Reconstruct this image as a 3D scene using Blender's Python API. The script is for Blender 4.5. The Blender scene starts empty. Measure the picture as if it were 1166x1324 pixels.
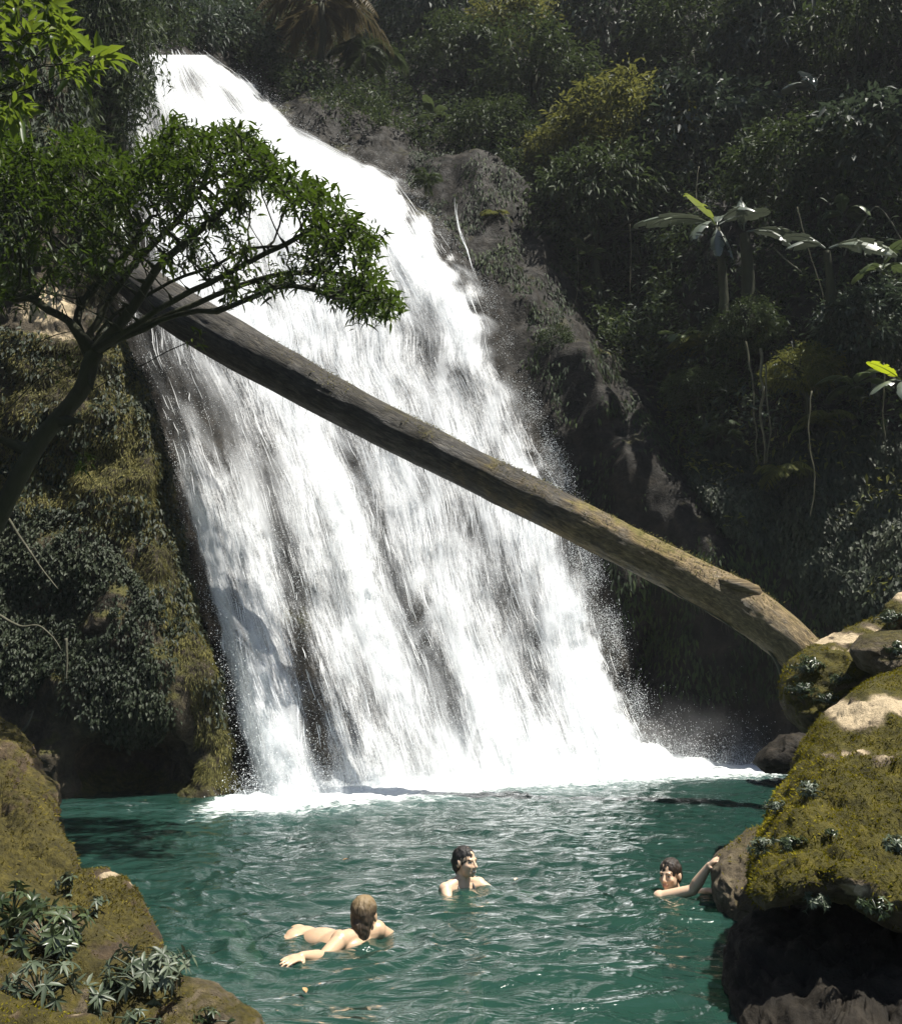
import bpy, math, random
import numpy as np
from mathutils import Vector

random.seed(7)
RNG = np.random.default_rng(11)
SC = bpy.context.scene
COL = SC.collection

# ------------------------------------------------------------------ camera geometry (photo pixels -> world points)
PW, PH, FOC = 1166.0, 1324.0, 1150.0
CAMZ = 1.45
HORIZ = 900.0
TH = math.atan((HORIZ - PH / 2) / FOC)
CT, ST = math.cos(TH), math.sin(TH)


def ratios(px, py):
    u = (np.asarray(px, float) - PW / 2) / FOC
    v = (PH / 2 - np.asarray(py, float)) / FOC
    y = CT - v * ST
    return u / y, (ST + v * CT) / y


def P(px, py, d):
    """world point seen at pixel (px,py) whose distance along +Y is d"""
    a, b = ratios(px, py)
    d = np.asarray(d, float)
    return np.stack(np.broadcast_arrays(a * d, d, CAMZ + b * d), -1)


def W(px, py, z=0.0):
    """world point of pixel on the horizontal plane at height z"""
    a, b = ratios(px, py)
    d = (z - CAMZ) / b
    return np.stack(np.broadcast_arrays(a * d, d, np.zeros_like(d) + z), -1)


def ppm(d, z=0.0):
    return FOC / (d * CT + (z - CAMZ) * ST)


# ------------------------------------------------------------------ noise
def _h(ix, iy, iz, s):
    n = (ix.astype(np.int64) * 374761393 + iy.astype(np.int64) * 668265263 + iz.astype(np.int64) * 2147483647 + s * 974634777) & 0xffffffff
    n = ((n ^ (n >> 13)) * 1274126177) & 0xffffffff
    n = ((n ^ (n >> 16)) * 2246822519) & 0xffffffff
    n = n ^ (n >> 15)
    return (n & 0xffff) / 32767.5 - 1.0


def vnoise(p, s=0):
    f = np.floor(p)
    t = p - f
    t = t * t * t * (t * (t * 6 - 15) + 10)
    i = f.astype(np.int64)
    r = 0
    for dx in (0, 1):
        wx = t[..., 0] if dx else 1 - t[..., 0]
        for dy in (0, 1):
            wy = t[..., 1] if dy else 1 - t[..., 1]
            for dz in (0, 1):
                wz = t[..., 2] if dz else 1 - t[..., 2]
                r = r + wx * wy * wz * _h(i[..., 0] + dx, i[..., 1] + dy, i[..., 2] + dz, s)
    return r


def fbm(p, o=4, s=0, g=0.5):
    p = np.asarray(p, float)
    a, r, n = 1.0, 0, 0
    for k in range(o):
        r = r + a * vnoise(p * (2.03 ** k) + 17.3 * k, s + k)
        n += a
        a *= g
    return r / n


def ridged(p, o=4, s=0):
    p = np.asarray(p, float)
    a, r, n = 1.0, 0, 0
    for k in range(o):
        r = r + a * (1 - np.abs(vnoise(p * (2.07 ** k) + 9.1 * k, s + k)) * 2)
        n += a
        a *= 0.5
    return r / n


def sstep(a, b, x):
    t = np.clip((np.asarray(x, float) - a) / (b - a), 0, 1)
    return t * t * (3 - 2 * t)


def inpoly(px, py, poly):
    px, py = np.asarray(px, float), np.asarray(py, float)
    r = np.zeros(px.shape, bool)
    n = len(poly)
    for i in range(n):
        x0, y0 = poly[i]
        x1, y1 = poly[(i + 1) % n]
        c = ((y0 > py) != (y1 > py))
        r ^= c & (px < (x1 - x0) * (py - y0) / ((y1 - y0) if y1 != y0 else 1e-9) + x0)
    return r


def unit(v):
    v = np.asarray(v, float)
    return v / np.maximum(np.linalg.norm(v, axis=-1, keepdims=True), 1e-9)


# ------------------------------------------------------------------ mesh helpers
def mesh(name, verts, faces, mat=None, attrs=None, smooth=True, midx=None):
    """verts (N,3); faces: list of (M,k) int arrays"""
    if not isinstance(faces, (list, tuple)):
        faces = [faces]
    faces = [np.asarray(f, np.int32) for f in faces if len(f)]
    me = bpy.data.meshes.new(name)
    verts = np.ascontiguousarray(verts, np.float32)
    me.vertices.add(len(verts))
    me.vertices.foreach_set('co', verts.ravel())
    tot = np.concatenate([np.full(len(f), f.shape[1], np.int32) for f in faces])
    li = np.concatenate([f.ravel() for f in faces])
    st = np.concatenate([[0], np.cumsum(tot)[:-1]]).astype(np.int32)
    me.loops.add(len(li))
    me.loops.foreach_set('vertex_index', li)
    me.polygons.add(len(tot))
    me.polygons.foreach_set('loop_start', st)
    if smooth:
        me.polygons.foreach_set('use_smooth', np.ones(len(tot), bool))
    for m in (mat if isinstance(mat, (list, tuple)) else [mat]):
        if m:
            me.materials.append(m)
    if midx is not None:
        me.polygons.foreach_set('material_index', np.asarray(midx, np.int32))
    for k, v in (attrs or {}).items():
        v = np.asarray(v, np.float32)
        if v.ndim == 1:
            a = me.attributes.new(k, 'FLOAT', 'POINT')
            a.data.foreach_set('value', v)
        elif v.shape[1] == 2:
            uv = me.uv_layers.new(name=k)
            uv.data.foreach_set('uv', np.ascontiguousarray(v[li]).ravel())
    me.update(calc_edges=True)
    me.validate()
    return me


def obj(name, me, parent=None, **props):
    o = bpy.data.objects.new(name, me)
    COL.objects.link(o)
    if parent is not None:
        o.parent = parent
        o.matrix_parent_inverse = parent.matrix_world.inverted() if False else o.matrix_parent_inverse
    for k, v in props.items():
        o[k] = v
    return o


def thing(name, label, cat, loc=(0, 0, 0), group=None):
    o = bpy.data.objects.new(name, None)
    COL.objects.link(o)
    o.location = loc
    o['label'] = label
    o['category'] = cat
    if group:
        o['group'] = group
    return o


def tag(o, label, cat, group=None):
    o['label'] = label
    o['category'] = cat
    if group:
        o['group'] = group
    return o


def part(name, me, root):
    """a child mesh whose vertices were made in world space: shift them to the root"""
    l = np.array(root.location)
    n = len(me.vertices)
    a = np.empty(n * 3, np.float32)
    me.vertices.foreach_get('co', a)
    a = a.reshape(-1, 3) - l.astype(np.float32)
    me.vertices.foreach_set('co', a.ravel())
    me.update()
    return obj(name, me, root)


def recenter(o):
    """origin of a single-mesh thing to the bottom of its own bounds"""
    me = o.data
    n = len(me.vertices)
    a = np.empty(n * 3, np.float32)
    me.vertices.foreach_get('co', a)
    a = a.reshape(-1, 3)
    c = np.array([a[:, 0].mean(), a[:, 1].mean(), a[:, 2].min()], np.float32)
    me.vertices.foreach_set('co', (a - c).ravel())
    me.update()
    o.location = c.tolist()
    return o


def grid_faces(nr, nc, wrap=False):
    r = np.arange(nr - 1)[:, None]
    c = np.arange(nc if wrap else nc - 1)[None, :]
    c2 = (c + 1) % nc
    return np.stack([r * nc + c, r * nc + c2, (r + 1) * nc + c2, (r + 1) * nc + c], -1).reshape(-1, 4)


def grid_normals(V):
    du = np.gradient(V, axis=1)
    dv = np.gradient(V, axis=0)
    return unit(np.cross(dv, du))


class Soup:
    """collects vertex/face blocks into one mesh"""
    def __init__(s):
        s.v, s.f, s.n, s.a = [], [], 0, []

    def add(s, v, faces, tint=None):
        v = np.asarray(v, float).reshape(-1, 3)
        for f in (faces if isinstance(faces, list) else [faces]):
            s.f.append(np.asarray(f) + s.n)
        s.v.append(v)
        s.a.append(np.zeros(len(v)) if tint is None else np.broadcast_to(tint, (len(v),)))
        s.n += len(v)

    def mesh(s, name, mat, attr='tint', **k):
        fs = {}
        for f in s.f:
            fs.setdefault(f.shape[1], []).append(f)
        return mesh(name, np.concatenate(s.v), [np.concatenate(x) for x in fs.values()], mat, {attr: np.concatenate(s.a)}, **k)


def frames(pts):
    pts = np.asarray(pts, float)
    t = unit(np.gradient(pts, axis=0))
    n = np.zeros_like(t)
    ref = np.array([0, 0, 1.0]) if abs(t[0, 2]) < 0.9 else np.array([1.0, 0, 0])
    n[0] = unit(np.cross(np.cross(t[0], ref), t[0]))
    for i in range(1, len(t)):
        q = n[i - 1] - t[i] * np.dot(n[i - 1], t[i])
        n[i] = unit(q)
    return t, n, np.cross(t, n)


def tube(pts, rad, ns=6, cap=True):
    pts = np.asarray(pts, float)
    rad = np.broadcast_to(np.asarray(rad, float), (len(pts),))
    t, n, b = frames(pts)
    a = np.linspace(0, 2 * math.pi, ns, endpoint=False)
    V = pts[:, None] + rad[:, None, None] * (np.cos(a)[None, :, None] * n[:, None] + np.sin(a)[None, :, None] * b[:, None])
    V = V.reshape(-1, 3)
    F = grid_faces(len(pts), ns, True)[:, ::-1]
    fs = [F]
    if cap:
        V = np.concatenate([V, pts[:1], pts[-1:]])
        k = np.arange(ns)
        c0, c1 = len(V) - 2, len(V) - 1
        o = (len(pts) - 1) * ns
        fs.append(np.concatenate([np.stack([k, (k + 1) % ns, np.full(ns, c0)], -1), np.stack([o + (k + 1) % ns, o + k, np.full(ns, c1)], -1)]))
    return V, fs


def spline(ctrl, n):
    """Catmull-Rom through control rows (any width)"""
    c = np.asarray(ctrl, float)
    c = np.concatenate([[2 * c[0] - c[1]], c, [2 * c[-1] - c[-2]]])
    m = len(c) - 3
    s = np.linspace(0, m - 1e-9, n)
    i = s.astype(int)
    t = (s - i)[:, None]
    p0, p1, p2, p3 = c[i], c[i + 1], c[i + 2], c[i + 3]
    return 0.5 * (2 * p1 + (p2 - p0) * t + (2 * p0 - 5 * p1 + 4 * p2 - p3) * t ** 2 + (3 * p1 - p0 - 3 * p2 + p3) * t ** 3)


def leaves(pos, dirs, nrm, length, width=0.35, droop=0.15, fold=0.25, full=True, tint=None, rng=RNG):
    """leaf blades: base at pos, pointing along dirs, upper face nrm. returns verts, faces(list), tint"""
    pos = np.asarray(pos, float)
    N = len(pos)
    d = unit(np.broadcast_to(dirs, (N, 3)))
    n = np.broadcast_to(nrm, (N, 3))
    s = unit(np.cross(d, n) + 1e-6)
    n = np.cross(s, d)
    L = np.broadcast_to(np.asarray(length, float), (N,))[:, None]
    wd = np.broadcast_to(np.asarray(width, float), (N,))[:, None] * L
    if tint is None:
        tint = rng.random(N)
    down = np.array([0, 0, -1.0])
    dr = np.broadcast_to(np.asarray(droop, float), (N,))[:, None]

    def pt(t, side, lift):
        return pos + d * L * t + s * side * wd + n * lift * wd + down * dr * L * t * t
    if full:
        vs = [pt(0, 0, 0), pt(.3, 0, 0), pt(.65, 0, 0), pt(1, 0, 0),
              pt(.28, .46, fold), pt(.64, .38, fold), pt(.28, -.46, fold), pt(.64, -.38, fold)]
        V = np.stack(vs, 1).reshape(-1, 3)
        o = (np.arange(N) * 8)[:, None]
        tri = np.concatenate([o + np.array([[0, 1, 4]]), o + np.array([[2, 3, 5]]), o + np.array([[0, 6, 1]]), o + np.array([[2, 7, 3]])])
        qd = np.concatenate([o + np.array([[1, 2, 5, 4]]), o + np.array([[1, 6, 7, 2]])])
        return V, [tri, qd], np.repeat(tint, 8)
    vs = [pt(0, 0, 0), pt(.4, .5, fold), pt(1, 0, 0), pt(.4, -.5, fold)]
    V = np.stack(vs, 1).reshape(-1, 3)
    o = (np.arange(N) * 4)[:, None]
    tri = np.concatenate([o + np.array([[0, 2, 1]]), o + np.array([[0, 3, 2]])])
    return V, [tri], np.repeat(tint, 4)


def octas(c, r):
    """tiny octahedra, for droplets"""
    c = np.asarray(c, float)
    N = len(c)
    u = np.array([[1, 0, 0], [-1, 0, 0], [0, 1, 0], [0, -1, 0], [0, 0, 1.3], [0, 0, -1.3]], float)
    V = (c[:, None] + u[None] * np.asarray(r)[:, None, None]).reshape(-1, 3)
    f = np.array([[0, 2, 4], [2, 1, 4], [1, 3, 4], [3, 0, 4], [2, 0, 5], [1, 2, 5], [3, 1, 5], [0, 3, 5]])
    F = ((np.arange(N) * 6)[:, None, None] + f[None]).reshape(-1, 3)
    return V, F


def rdir(n, rng=RNG):
    return unit(rng.normal(size=(n, 3)))


# ------------------------------------------------------------------ materials
class NT:
    def __init__(s, name):
        s.m = bpy.data.materials.new(name)
        s.m.use_nodes = True
        s.t = s.m.node_tree
        s.t.nodes.clear()
        s.out = s.t.nodes.new('ShaderNodeOutputMaterial')

    def n(s, typ, **kw):
        nd = s.t.nodes.new('ShaderNode' + typ)
        for k, v in kw.items():
            if k.startswith('i_'):
                nd.inputs[k[2:].replace('_', ' ')].default_value = v
            else:
                setattr(nd, k, v)
        return nd

    def l(s, a, b):
        s.t.links.new(a, b)

    def noise(s, vec, scale, detail=6, rough=0.6, dist=0.0, dim='3D'):
        nd = s.n('TexNoise', noise_dimensions=dim)
        nd.inputs['Scale'].default_value = scale
        nd.inputs['Detail'].default_value = detail
        nd.inputs['Roughness'].default_value = rough
        nd.inputs['Distortion'].default_value = dist
        if vec is not None:
            s.l(vec, nd.inputs['Vector'])
        return nd.outputs['Fac']

    def ramp(s, fac, stops, interp='LINEAR'):
        r = s.n('ValToRGB')
        r.color_ramp.interpolation = interp
        e = r.color_ramp.elements
        while len(e) < len(stops):
            e.new(0.5)
        for k, (p, c) in enumerate(stops):
            e[k].position = p
            e[k].color = (c, c, c, 1) if not hasattr(c, '__len__') else (*c, 1)
        s.l(fac, r.inputs['Fac'])
        return r.outputs['Color']

    def math(s, op, a, b=None, c=None, clamp=False):
        nd = s.n('Math', operation=op, use_clamp=clamp)
        for k, x in enumerate((a, b, c)):
            if x is None:
                continue
            if hasattr(x, 'is_linked'):
                s.l(x, nd.inputs[k])
            else:
                nd.inputs[k].default_value = x
        return nd.outputs[0]

    def mix(s, fac, a, b, mode='MIX'):
        nd = s.n('MixRGB', blend_type=mode)
        for k, x in (('Fac', fac), ('Color1', a), ('Color2', b)):
            if hasattr(x, 'is_linked'):
                s.l(x, nd.inputs[k])
            else:
                nd.inputs[k].default_value = x if not hasattr(x, '__len__') else (*x, 1)
        return nd.outputs['Color']

    def maprange(s, v, a, b, c=0.0, d=1.0):
        nd = s.n('MapRange', interpolation_type='SMOOTHSTEP')
        s.l(v, nd.inputs[0])
        for k, x in zip((1, 2, 3, 4), (a, b, c, d)):
            nd.inputs[k].default_value = x
        return nd.outputs[0]

    def mapping(s, vec, scale=(1, 1, 1), rot=(0, 0, 0)):
        nd = s.n('Mapping')
        nd.inputs['Scale'].default_value = scale
        nd.inputs['Rotation'].default_value = rot
        s.l(vec, nd.inputs['Vector'])
        return nd.outputs[0]

    def attr(s, name):
        return s.n('Attribute', attribute_name=name).outputs['Fac']

    def pos(s):
        return s.n('NewGeometry').outputs['Position']

    def objc(s):
        return s.n('TexCoord').outputs['Object']

    def bump(s, h, strength=0.5, dist=0.05, normal=None):
        b = s.n('Bump')
        b.inputs['Strength'].default_value = strength
        b.inputs['Distance'].default_value = dist
        s.l(h, b.inputs['Height'])
        if normal is not None:
            s.l(normal, b.inputs['Normal'])
        return b.outputs[0]

    def bsdf(s, col, rough=0.6, spec=0.5, normal=None, **kw):
        b = s.n('BsdfPrincipled')
        for k, x in (('Base Color', col), ('Roughness', rough), ('Specular IOR Level', spec)):
            if hasattr(x, 'is_linked'):
                s.l(x, b.inputs[k])
            else:
                b.inputs[k].default_value = (*x, 1) if hasattr(x, '__len__') else x
        if normal is not None:
            s.l(normal, b.inputs['Normal'])
        for k, x in kw.items():
            b.inputs[k].default_value = x
        return b.outputs[0]

    def mixs(s, fac, a, b):
        nd = s.n('MixShader')
        if hasattr(fac, 'is_linked'):
            s.l(fac, nd.inputs[0])
        else:
            nd.inputs[0].default_value = fac
        s.l(a, nd.inputs[1])
        s.l(b, nd.inputs[2])
        return nd.outputs[0]

    def done(s, sh, vol=None):
        s.l(sh, s.out.inputs['Surface'])
        return s.m


def leaf_mat(name, dark, mid, light, rough=0.4, trans=0.3, spec=0.5, tcol=None):
    t = NT(name)
    a = t.attr('tint')
    c = t.ramp(a, [(0.0, dark), (0.55, mid), (0.92, light), (1.0, light)])
    sh = t.bsdf(c, rough, spec)
    if trans > 0:
        tr = t.n('BsdfTranslucent')
        t.l(t.mix(0.7, c, tcol or tuple(min(1, x * 1.6) for x in light)), tr.inputs['Color'])
        sh = t.mixs(trans, sh, tr.outputs[0])
    return t.done(sh)


M = {}
M['leaf_jungle'] = leaf_mat('jungle leaf', (.016, .024, .014), (.030, .045, .020), (.045, .064, .018), .62, .22, .12)
M['leaf_yellow'] = leaf_mat('yellow green leaf', (.025, .035, .012), (.06, .075, .018), (.13, .13, .03), .62, .3, .12)
M['leaf_grey'] = leaf_mat('grey green leaf', (.018, .026, .022), (.034, .048, .036), (.045, .064, .034), .58, .2, .16)
M['leaf_near'] = leaf_mat('glossy dark leaf', (.005, .011, .002), (.020, .035, .004), (.075, .095, .009), .5, .18, .2, (.14, .24, .02))
M['leaf_bright'] = leaf_mat('bright leaf', (.014, .03, .005), (.04, .075, .009), (.13, .13, .015), .42, .3, .35, (.25, .35, .03))
M['leaf_plant'] = leaf_mat('silvery plant leaf', (.022, .034, .018), (.058, .078, .046), (.11, .13, .09), .45, .12, .35)
M['leaf_plant_b'] = leaf_mat('dark plant leaf', (.012, .022, .008), (.030, .046, .018), (.075, .10, .045), .34, .15, .5)
M['leaf_big'] = leaf_mat('large slope leaf', (.02, .032, .014), (.04, .06, .022), (.075, .10, .035), .45, .2, .3)
M['leaf_ivy'] = leaf_mat('ivy leaf', (.010, .016, .008), (.022, .032, .014), (.04, .048, .027), .6, .1, .25)
M['grass'] = leaf_mat('hanging grass', (.022, .022, .009), (.10, .097, .028), (.21, .19, .06), .7, .25, .2)
M['mossblade'] = leaf_mat('moss', (.022, .022, .001), (.095, .086, .004), (.20, .17, .008), .85, .2, .1)
M['dry'] = leaf_mat('dry frond', (.03, .025, .015), (.07, .055, .03), (.12, .10, .05), .7, .2, .2)
M['banana'] = leaf_mat('banana leaf', (.05, .065, .05), (.10, .12, .085), (.16, .18, .12), .34, .06, .6)
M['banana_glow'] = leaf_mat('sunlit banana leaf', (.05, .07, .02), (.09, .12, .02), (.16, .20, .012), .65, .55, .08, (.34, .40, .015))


def bark_mat(name, c0, c1, scale=8.0):
    t = NT(name)
    v = t.mapping(t.pos(), (1, 1, .35))
    n = t.noise(v, scale, 7, .65)
    n2 = t.noise(t.pos(), scale * .25, 4, .6)
    c = t.mix(t.math('MULTIPLY', n2, .8), t.ramp(n, [(.3, c0), (.7, c1)]), (.04, .05, .02))
    return t.done(t.bsdf(c, .85, .2, t.bump(n, .8, .03)))


M['bark'] = bark_mat('dark bark', (.006, .005, .004), (.022, .018, .014), 14)
M['bark_pale'] = bark_mat('pale bark', (.05, .045, .035), (.15, .135, .11), 10)
M['vine'] = bark_mat('vine', (.05, .045, .03), (.17, .15, .10), 10)


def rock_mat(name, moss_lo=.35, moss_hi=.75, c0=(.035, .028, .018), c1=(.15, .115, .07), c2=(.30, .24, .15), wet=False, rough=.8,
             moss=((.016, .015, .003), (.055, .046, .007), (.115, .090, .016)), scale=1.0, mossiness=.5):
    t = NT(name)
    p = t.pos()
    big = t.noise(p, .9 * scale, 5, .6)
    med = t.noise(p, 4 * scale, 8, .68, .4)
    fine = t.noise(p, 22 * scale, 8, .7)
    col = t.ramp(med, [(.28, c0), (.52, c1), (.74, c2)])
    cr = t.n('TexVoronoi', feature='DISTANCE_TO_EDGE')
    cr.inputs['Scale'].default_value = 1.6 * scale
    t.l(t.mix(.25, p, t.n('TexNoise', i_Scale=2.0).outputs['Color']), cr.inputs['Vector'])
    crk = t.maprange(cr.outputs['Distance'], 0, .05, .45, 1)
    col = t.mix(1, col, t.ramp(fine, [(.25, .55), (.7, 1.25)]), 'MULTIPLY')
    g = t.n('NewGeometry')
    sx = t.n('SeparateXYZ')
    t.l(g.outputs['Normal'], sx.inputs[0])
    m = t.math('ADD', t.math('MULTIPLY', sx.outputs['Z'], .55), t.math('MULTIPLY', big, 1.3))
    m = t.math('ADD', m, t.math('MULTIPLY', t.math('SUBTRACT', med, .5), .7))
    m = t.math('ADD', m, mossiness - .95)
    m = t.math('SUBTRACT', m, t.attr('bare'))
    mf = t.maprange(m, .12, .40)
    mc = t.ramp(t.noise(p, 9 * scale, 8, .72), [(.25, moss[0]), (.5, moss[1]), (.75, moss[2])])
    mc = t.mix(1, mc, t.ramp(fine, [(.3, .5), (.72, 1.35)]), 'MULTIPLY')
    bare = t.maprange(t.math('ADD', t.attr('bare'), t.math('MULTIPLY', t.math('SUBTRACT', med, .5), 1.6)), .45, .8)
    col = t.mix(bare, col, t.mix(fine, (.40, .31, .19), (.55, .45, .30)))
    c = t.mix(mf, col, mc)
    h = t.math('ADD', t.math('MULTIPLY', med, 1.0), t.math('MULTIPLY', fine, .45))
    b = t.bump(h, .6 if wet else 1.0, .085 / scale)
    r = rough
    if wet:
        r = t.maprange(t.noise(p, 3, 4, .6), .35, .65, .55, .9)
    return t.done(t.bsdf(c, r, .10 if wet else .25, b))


M['rock'] = rock_mat('mossy boulder', mossiness=.56, moss=((.016, .015, .002), (.062, .054, .005), (.13, .105, .010)))
M['rock_left'] = rock_mat('brown mossy bank', mossiness=.36, c0=(.018, .013, .008), c1=(.085, .060, .034), c2=(.20, .15, .09), moss=((.016, .014, .004), (.060, .050, .010), (.13, .105, .02)))
M['mossbrown'] = leaf_mat('brown moss', (.018, .016, .004), (.078, .066, .011), (.16, .13, .022), .85, .2, .1)
M['rock_brown'] = rock_mat('brown rock', mossiness=.12, c0=(.03, .024, .016), c1=(.12, .095, .06), c2=(.24, .20, .14))
M['rock_dark'] = rock_mat('dark wet rock', mossiness=-.35, c0=(.012, .011, .010), c1=(.020, .017, .013), c2=(.05, .042, .033), wet=True)  # wet rock, with the overhang's shade put into its near-black colour
M['cliff'] = rock_mat('cliff rock', mossiness=.0, c0=(.007, .0065, .0058), c1=(.017, .0155, .013), c2=(.042, .035, .027), wet=True, scale=.55,
                      moss=((.02, .022, .006), (.045, .045, .012), (.09, .08, .025)))
M['cliff_moss'] = rock_mat('mossy cliff', mossiness=.30, c0=(.015, .013, .009), c1=(.055, .044, .028), c2=(.14, .11, .07), scale=.8,
                           moss=((.02, .021, .005), (.06, .058, .014), (.14, .125, .035)))
# ------------------------------------------------------------------ camera, sun, sky
cam = bpy.data.cameras.new('camera')
cam.sensor_width = 36.0
cam.lens = FOC / PH * 36.0
cam.clip_start, cam.clip_end = 0.05, 2000
camo = bpy.data.objects.new('camera', cam)
COL.objects.link(camo)
camo.location = (0, 0, CAMZ)
camo.rotation_euler = (math.pi / 2 + TH, 0, 0)
SC.camera = camo

SUNV = unit(np.array([0.38, -0.13, 0.92]))
SUN_EL = math.asin(SUNV[2])
sun = bpy.data.lights.new('sun', 'SUN')
sun.energy = 5.0
sun.angle = math.radians(0.5)
sun.color = (1.0, .95, .86)
suno = bpy.data.objects.new('sun', sun)
COL.objects.link(suno)
suno.rotation_euler = Vector((-SUNV).tolist()).to_track_quat('-Z', 'Y').to_euler()
wd = bpy.data.worlds.new('World')
SC.world = wd
wd.use_nodes = True
wt = wd.node_tree
sky = wt.nodes.new('ShaderNodeTexSky')
sky.sky_type = 'NISHITA'
sky.sun_disc = False
sky.sun_elevation = SUN_EL
sky.sun_rotation = math.atan2(SUNV[0], SUNV[1])
bg = wt.nodes['Background']
bg.inputs['Strength'].default_value = 0.05
wt.links.new(sky.outputs[0], bg.inputs['Color'])
SC.view_settings.view_transform = 'Standard'
SC.view_settings.look = 'None'
SC.view_settings.exposure = 1.15
SC.view_settings.gamma = 1
SC.cycles.max_bounces = 8
SC.cycles.diffuse_bounces = 3
SC.cycles.transparent_max_bounces = 24
SC.cycles.use_denoising = True
SC.cycles.caustics_reflective = False
SC.cycles.caustics_refractive = False
SC.cycles.sample_clamp_indirect = 4.0
SC.cycles.sample_clamp_direct = 12.0

# ------------------------------------------------------------------ depth of the gorge wall behind the fall (thin-plate spline)
L_EDGE = np.array([(70, 190), (110, 160), (170, 163), (300, 164), (380, 168), (460, 178), (520, 203), (620, 232), (740, 262), (900, 303), (1027, 330), (1080, 338)], float)
R_EDGE = np.array([(72, 268), (110, 328), (170, 386), (200, 450), (235, 522), (290, 562), (370, 622), (430, 654), (470, 657), (510, 680), (570, 703), (640, 738),
                   (740, 766), (830, 795), (900, 823), (960, 852), (995, 868), (1060, 884)], float)


def edge(e, py):
    return np.interp(py, e[:, 0], e[:, 1])


def fall_d(u, py, k=.30):
    r = ratios(583, py)[1]
    return (14.3 + 4.5 * u + k * CAMZ) / (1 - k * np.clip(r, -.2, 1.1))


ctl = []
for u_ in (0, .33, .66, 1):
    for py_ in (75, 200, 330, 480, 640, 800, 950, 1040):
        px_ = edge(L_EDGE, py_) * (1 - u_) + edge(R_EDGE, py_) * u_
        ctl.append((px_, py_, float(fall_d(u_, py_))))
ctl += [(760, 450, 23.8), (800, 600, 21.3), (865, 690, 20.0), (870, 800, 19.6), (880, 960, 19.6), (1000, 980, 19.4), (1000, 700, 19.0), (1000, 520, 20.4),
        (1166, 780, 16.6), (1166, 950, 16.8), (1166, 500, 19.2), (1300, 800, 15.5), (1300, 400, 18.5), (1500, 700, 13.5), (1500, 1000, 13), (1600, 200, 18),
        (500, 165, 28), (640, 230, 27.2), (705, 330, 25.6), (800, 350, 25.5), (930, 300, 22.5), (400, 90, 30), (300, 20, 31), (600, 50, 34), (800, 50, 33), (1000, 100, 28),
        (1166, 100, 25), (600, -300, 44), (1166, -300, 36), (1600, -300, 25), (200, -300, 38), (100, 100, 21), (0, 0, 21), (-300, 0, 15), (-400, 500, 12),
        (-400, 1000, 11), (0, 500, 17), (100, 800, 16), (200, 1000, 15.6), (1000, 1080, 19.4), (1300, 1080, 15)]
ctl = np.array(ctl)


def tps_fit(c):
    x = c[:, :2] / 400.0
    r = np.linalg.norm(x[:, None] - x[None], axis=-1)
    K = np.where(r > 0, r * r * np.log(np.maximum(r, 1e-9)), 0) + np.eye(len(x)) * 2e-3
    Pm = np.concatenate([np.ones((len(x), 1)), x], 1)
    A = np.block([[K, Pm], [Pm.T, np.zeros((3, 3))]])
    return x, np.linalg.solve(A, np.concatenate([c[:, 2], np.zeros(3)]))


TX, TWT = tps_fit(ctl)


def wall_d(px, py):
    px, py = np.broadcast_arrays(np.asarray(px, float), np.asarray(py, float))
    q = np.stack([px.ravel(), py.ravel()], 1) / 400.0
    out = np.zeros(len(q))
    for s in range(0, len(q), 40000):
        b = q[s:s + 40000]
        r = np.linalg.norm(b[:, None] - TX[None], axis=-1)
        K = np.where(r > 0, r * r * np.log(np.maximum(r, 1e-9)), 0)
        out[s:s + 40000] = K @ TWT[:-3] + TWT[-3] + b @ TWT[-2:]
    return np.clip(out, 6.0, 60).reshape(px.shape)


JUNGLE = [(-700, -700), (1900, -700), (1900, 800), (1166, 790), (1075, 790), (1000, 715), (930, 690), (880, 610), (838, 520), (790, 470), (762, 490), (735, 420), (700, 330), (655, 258),
          (600, 225), (540, 190), (450, 178), (395, 150), (330, 92), (275, 60), (185, 55), (150, 90), (160, 260), (60, 330), (-700, 420)]

# ------------------------------------------------------------------ cliff
cx = np.concatenate([np.arange(-700, -20, 16), np.arange(-20, 1190, 4.5), np.arange(1190, 1900, 16)])
cy = np.concatenate([np.arange(-620, -20, 18), np.arange(-20, 1100, 4.5)])
CX, CY = np.meshgrid(cx, cy)
CD = wall_d(CX, CY)
CU = (CX - edge(L_EDGE, CY)) / (edge(R_EDGE, CY) - edge(L_EDGE, CY))
infall = sstep(-.08, .06, CU) * sstep(1.06, .96, CU) * sstep(40, 75, CY)
CV = P(CX, CY, CD)
CN = grid_normals(CV)
amp = (1 - .75 * infall)
flute = ridged(CV * np.array([1.1, 1.1, .22]), 4, 3)
lump = fbm(CV * .45, 4, 5)
fineN = fbm(CV * 2.2, 5, 8)
CV = CV + CN * (amp * (.20 * flute + .75 * lump + .05 * fineN))[..., None]
# a dark gully right of the ridge, and a recess at its foot
gul = np.exp(-(((CX - 805) / 55) ** 2 + ((CY - 395) / 85) ** 2)) * .9 + np.exp(-(((CX - 845) / 16) ** 2 + ((CY - 860) / 80) ** 2)) * .8
CV = CV - CN * gul[..., None]
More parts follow.
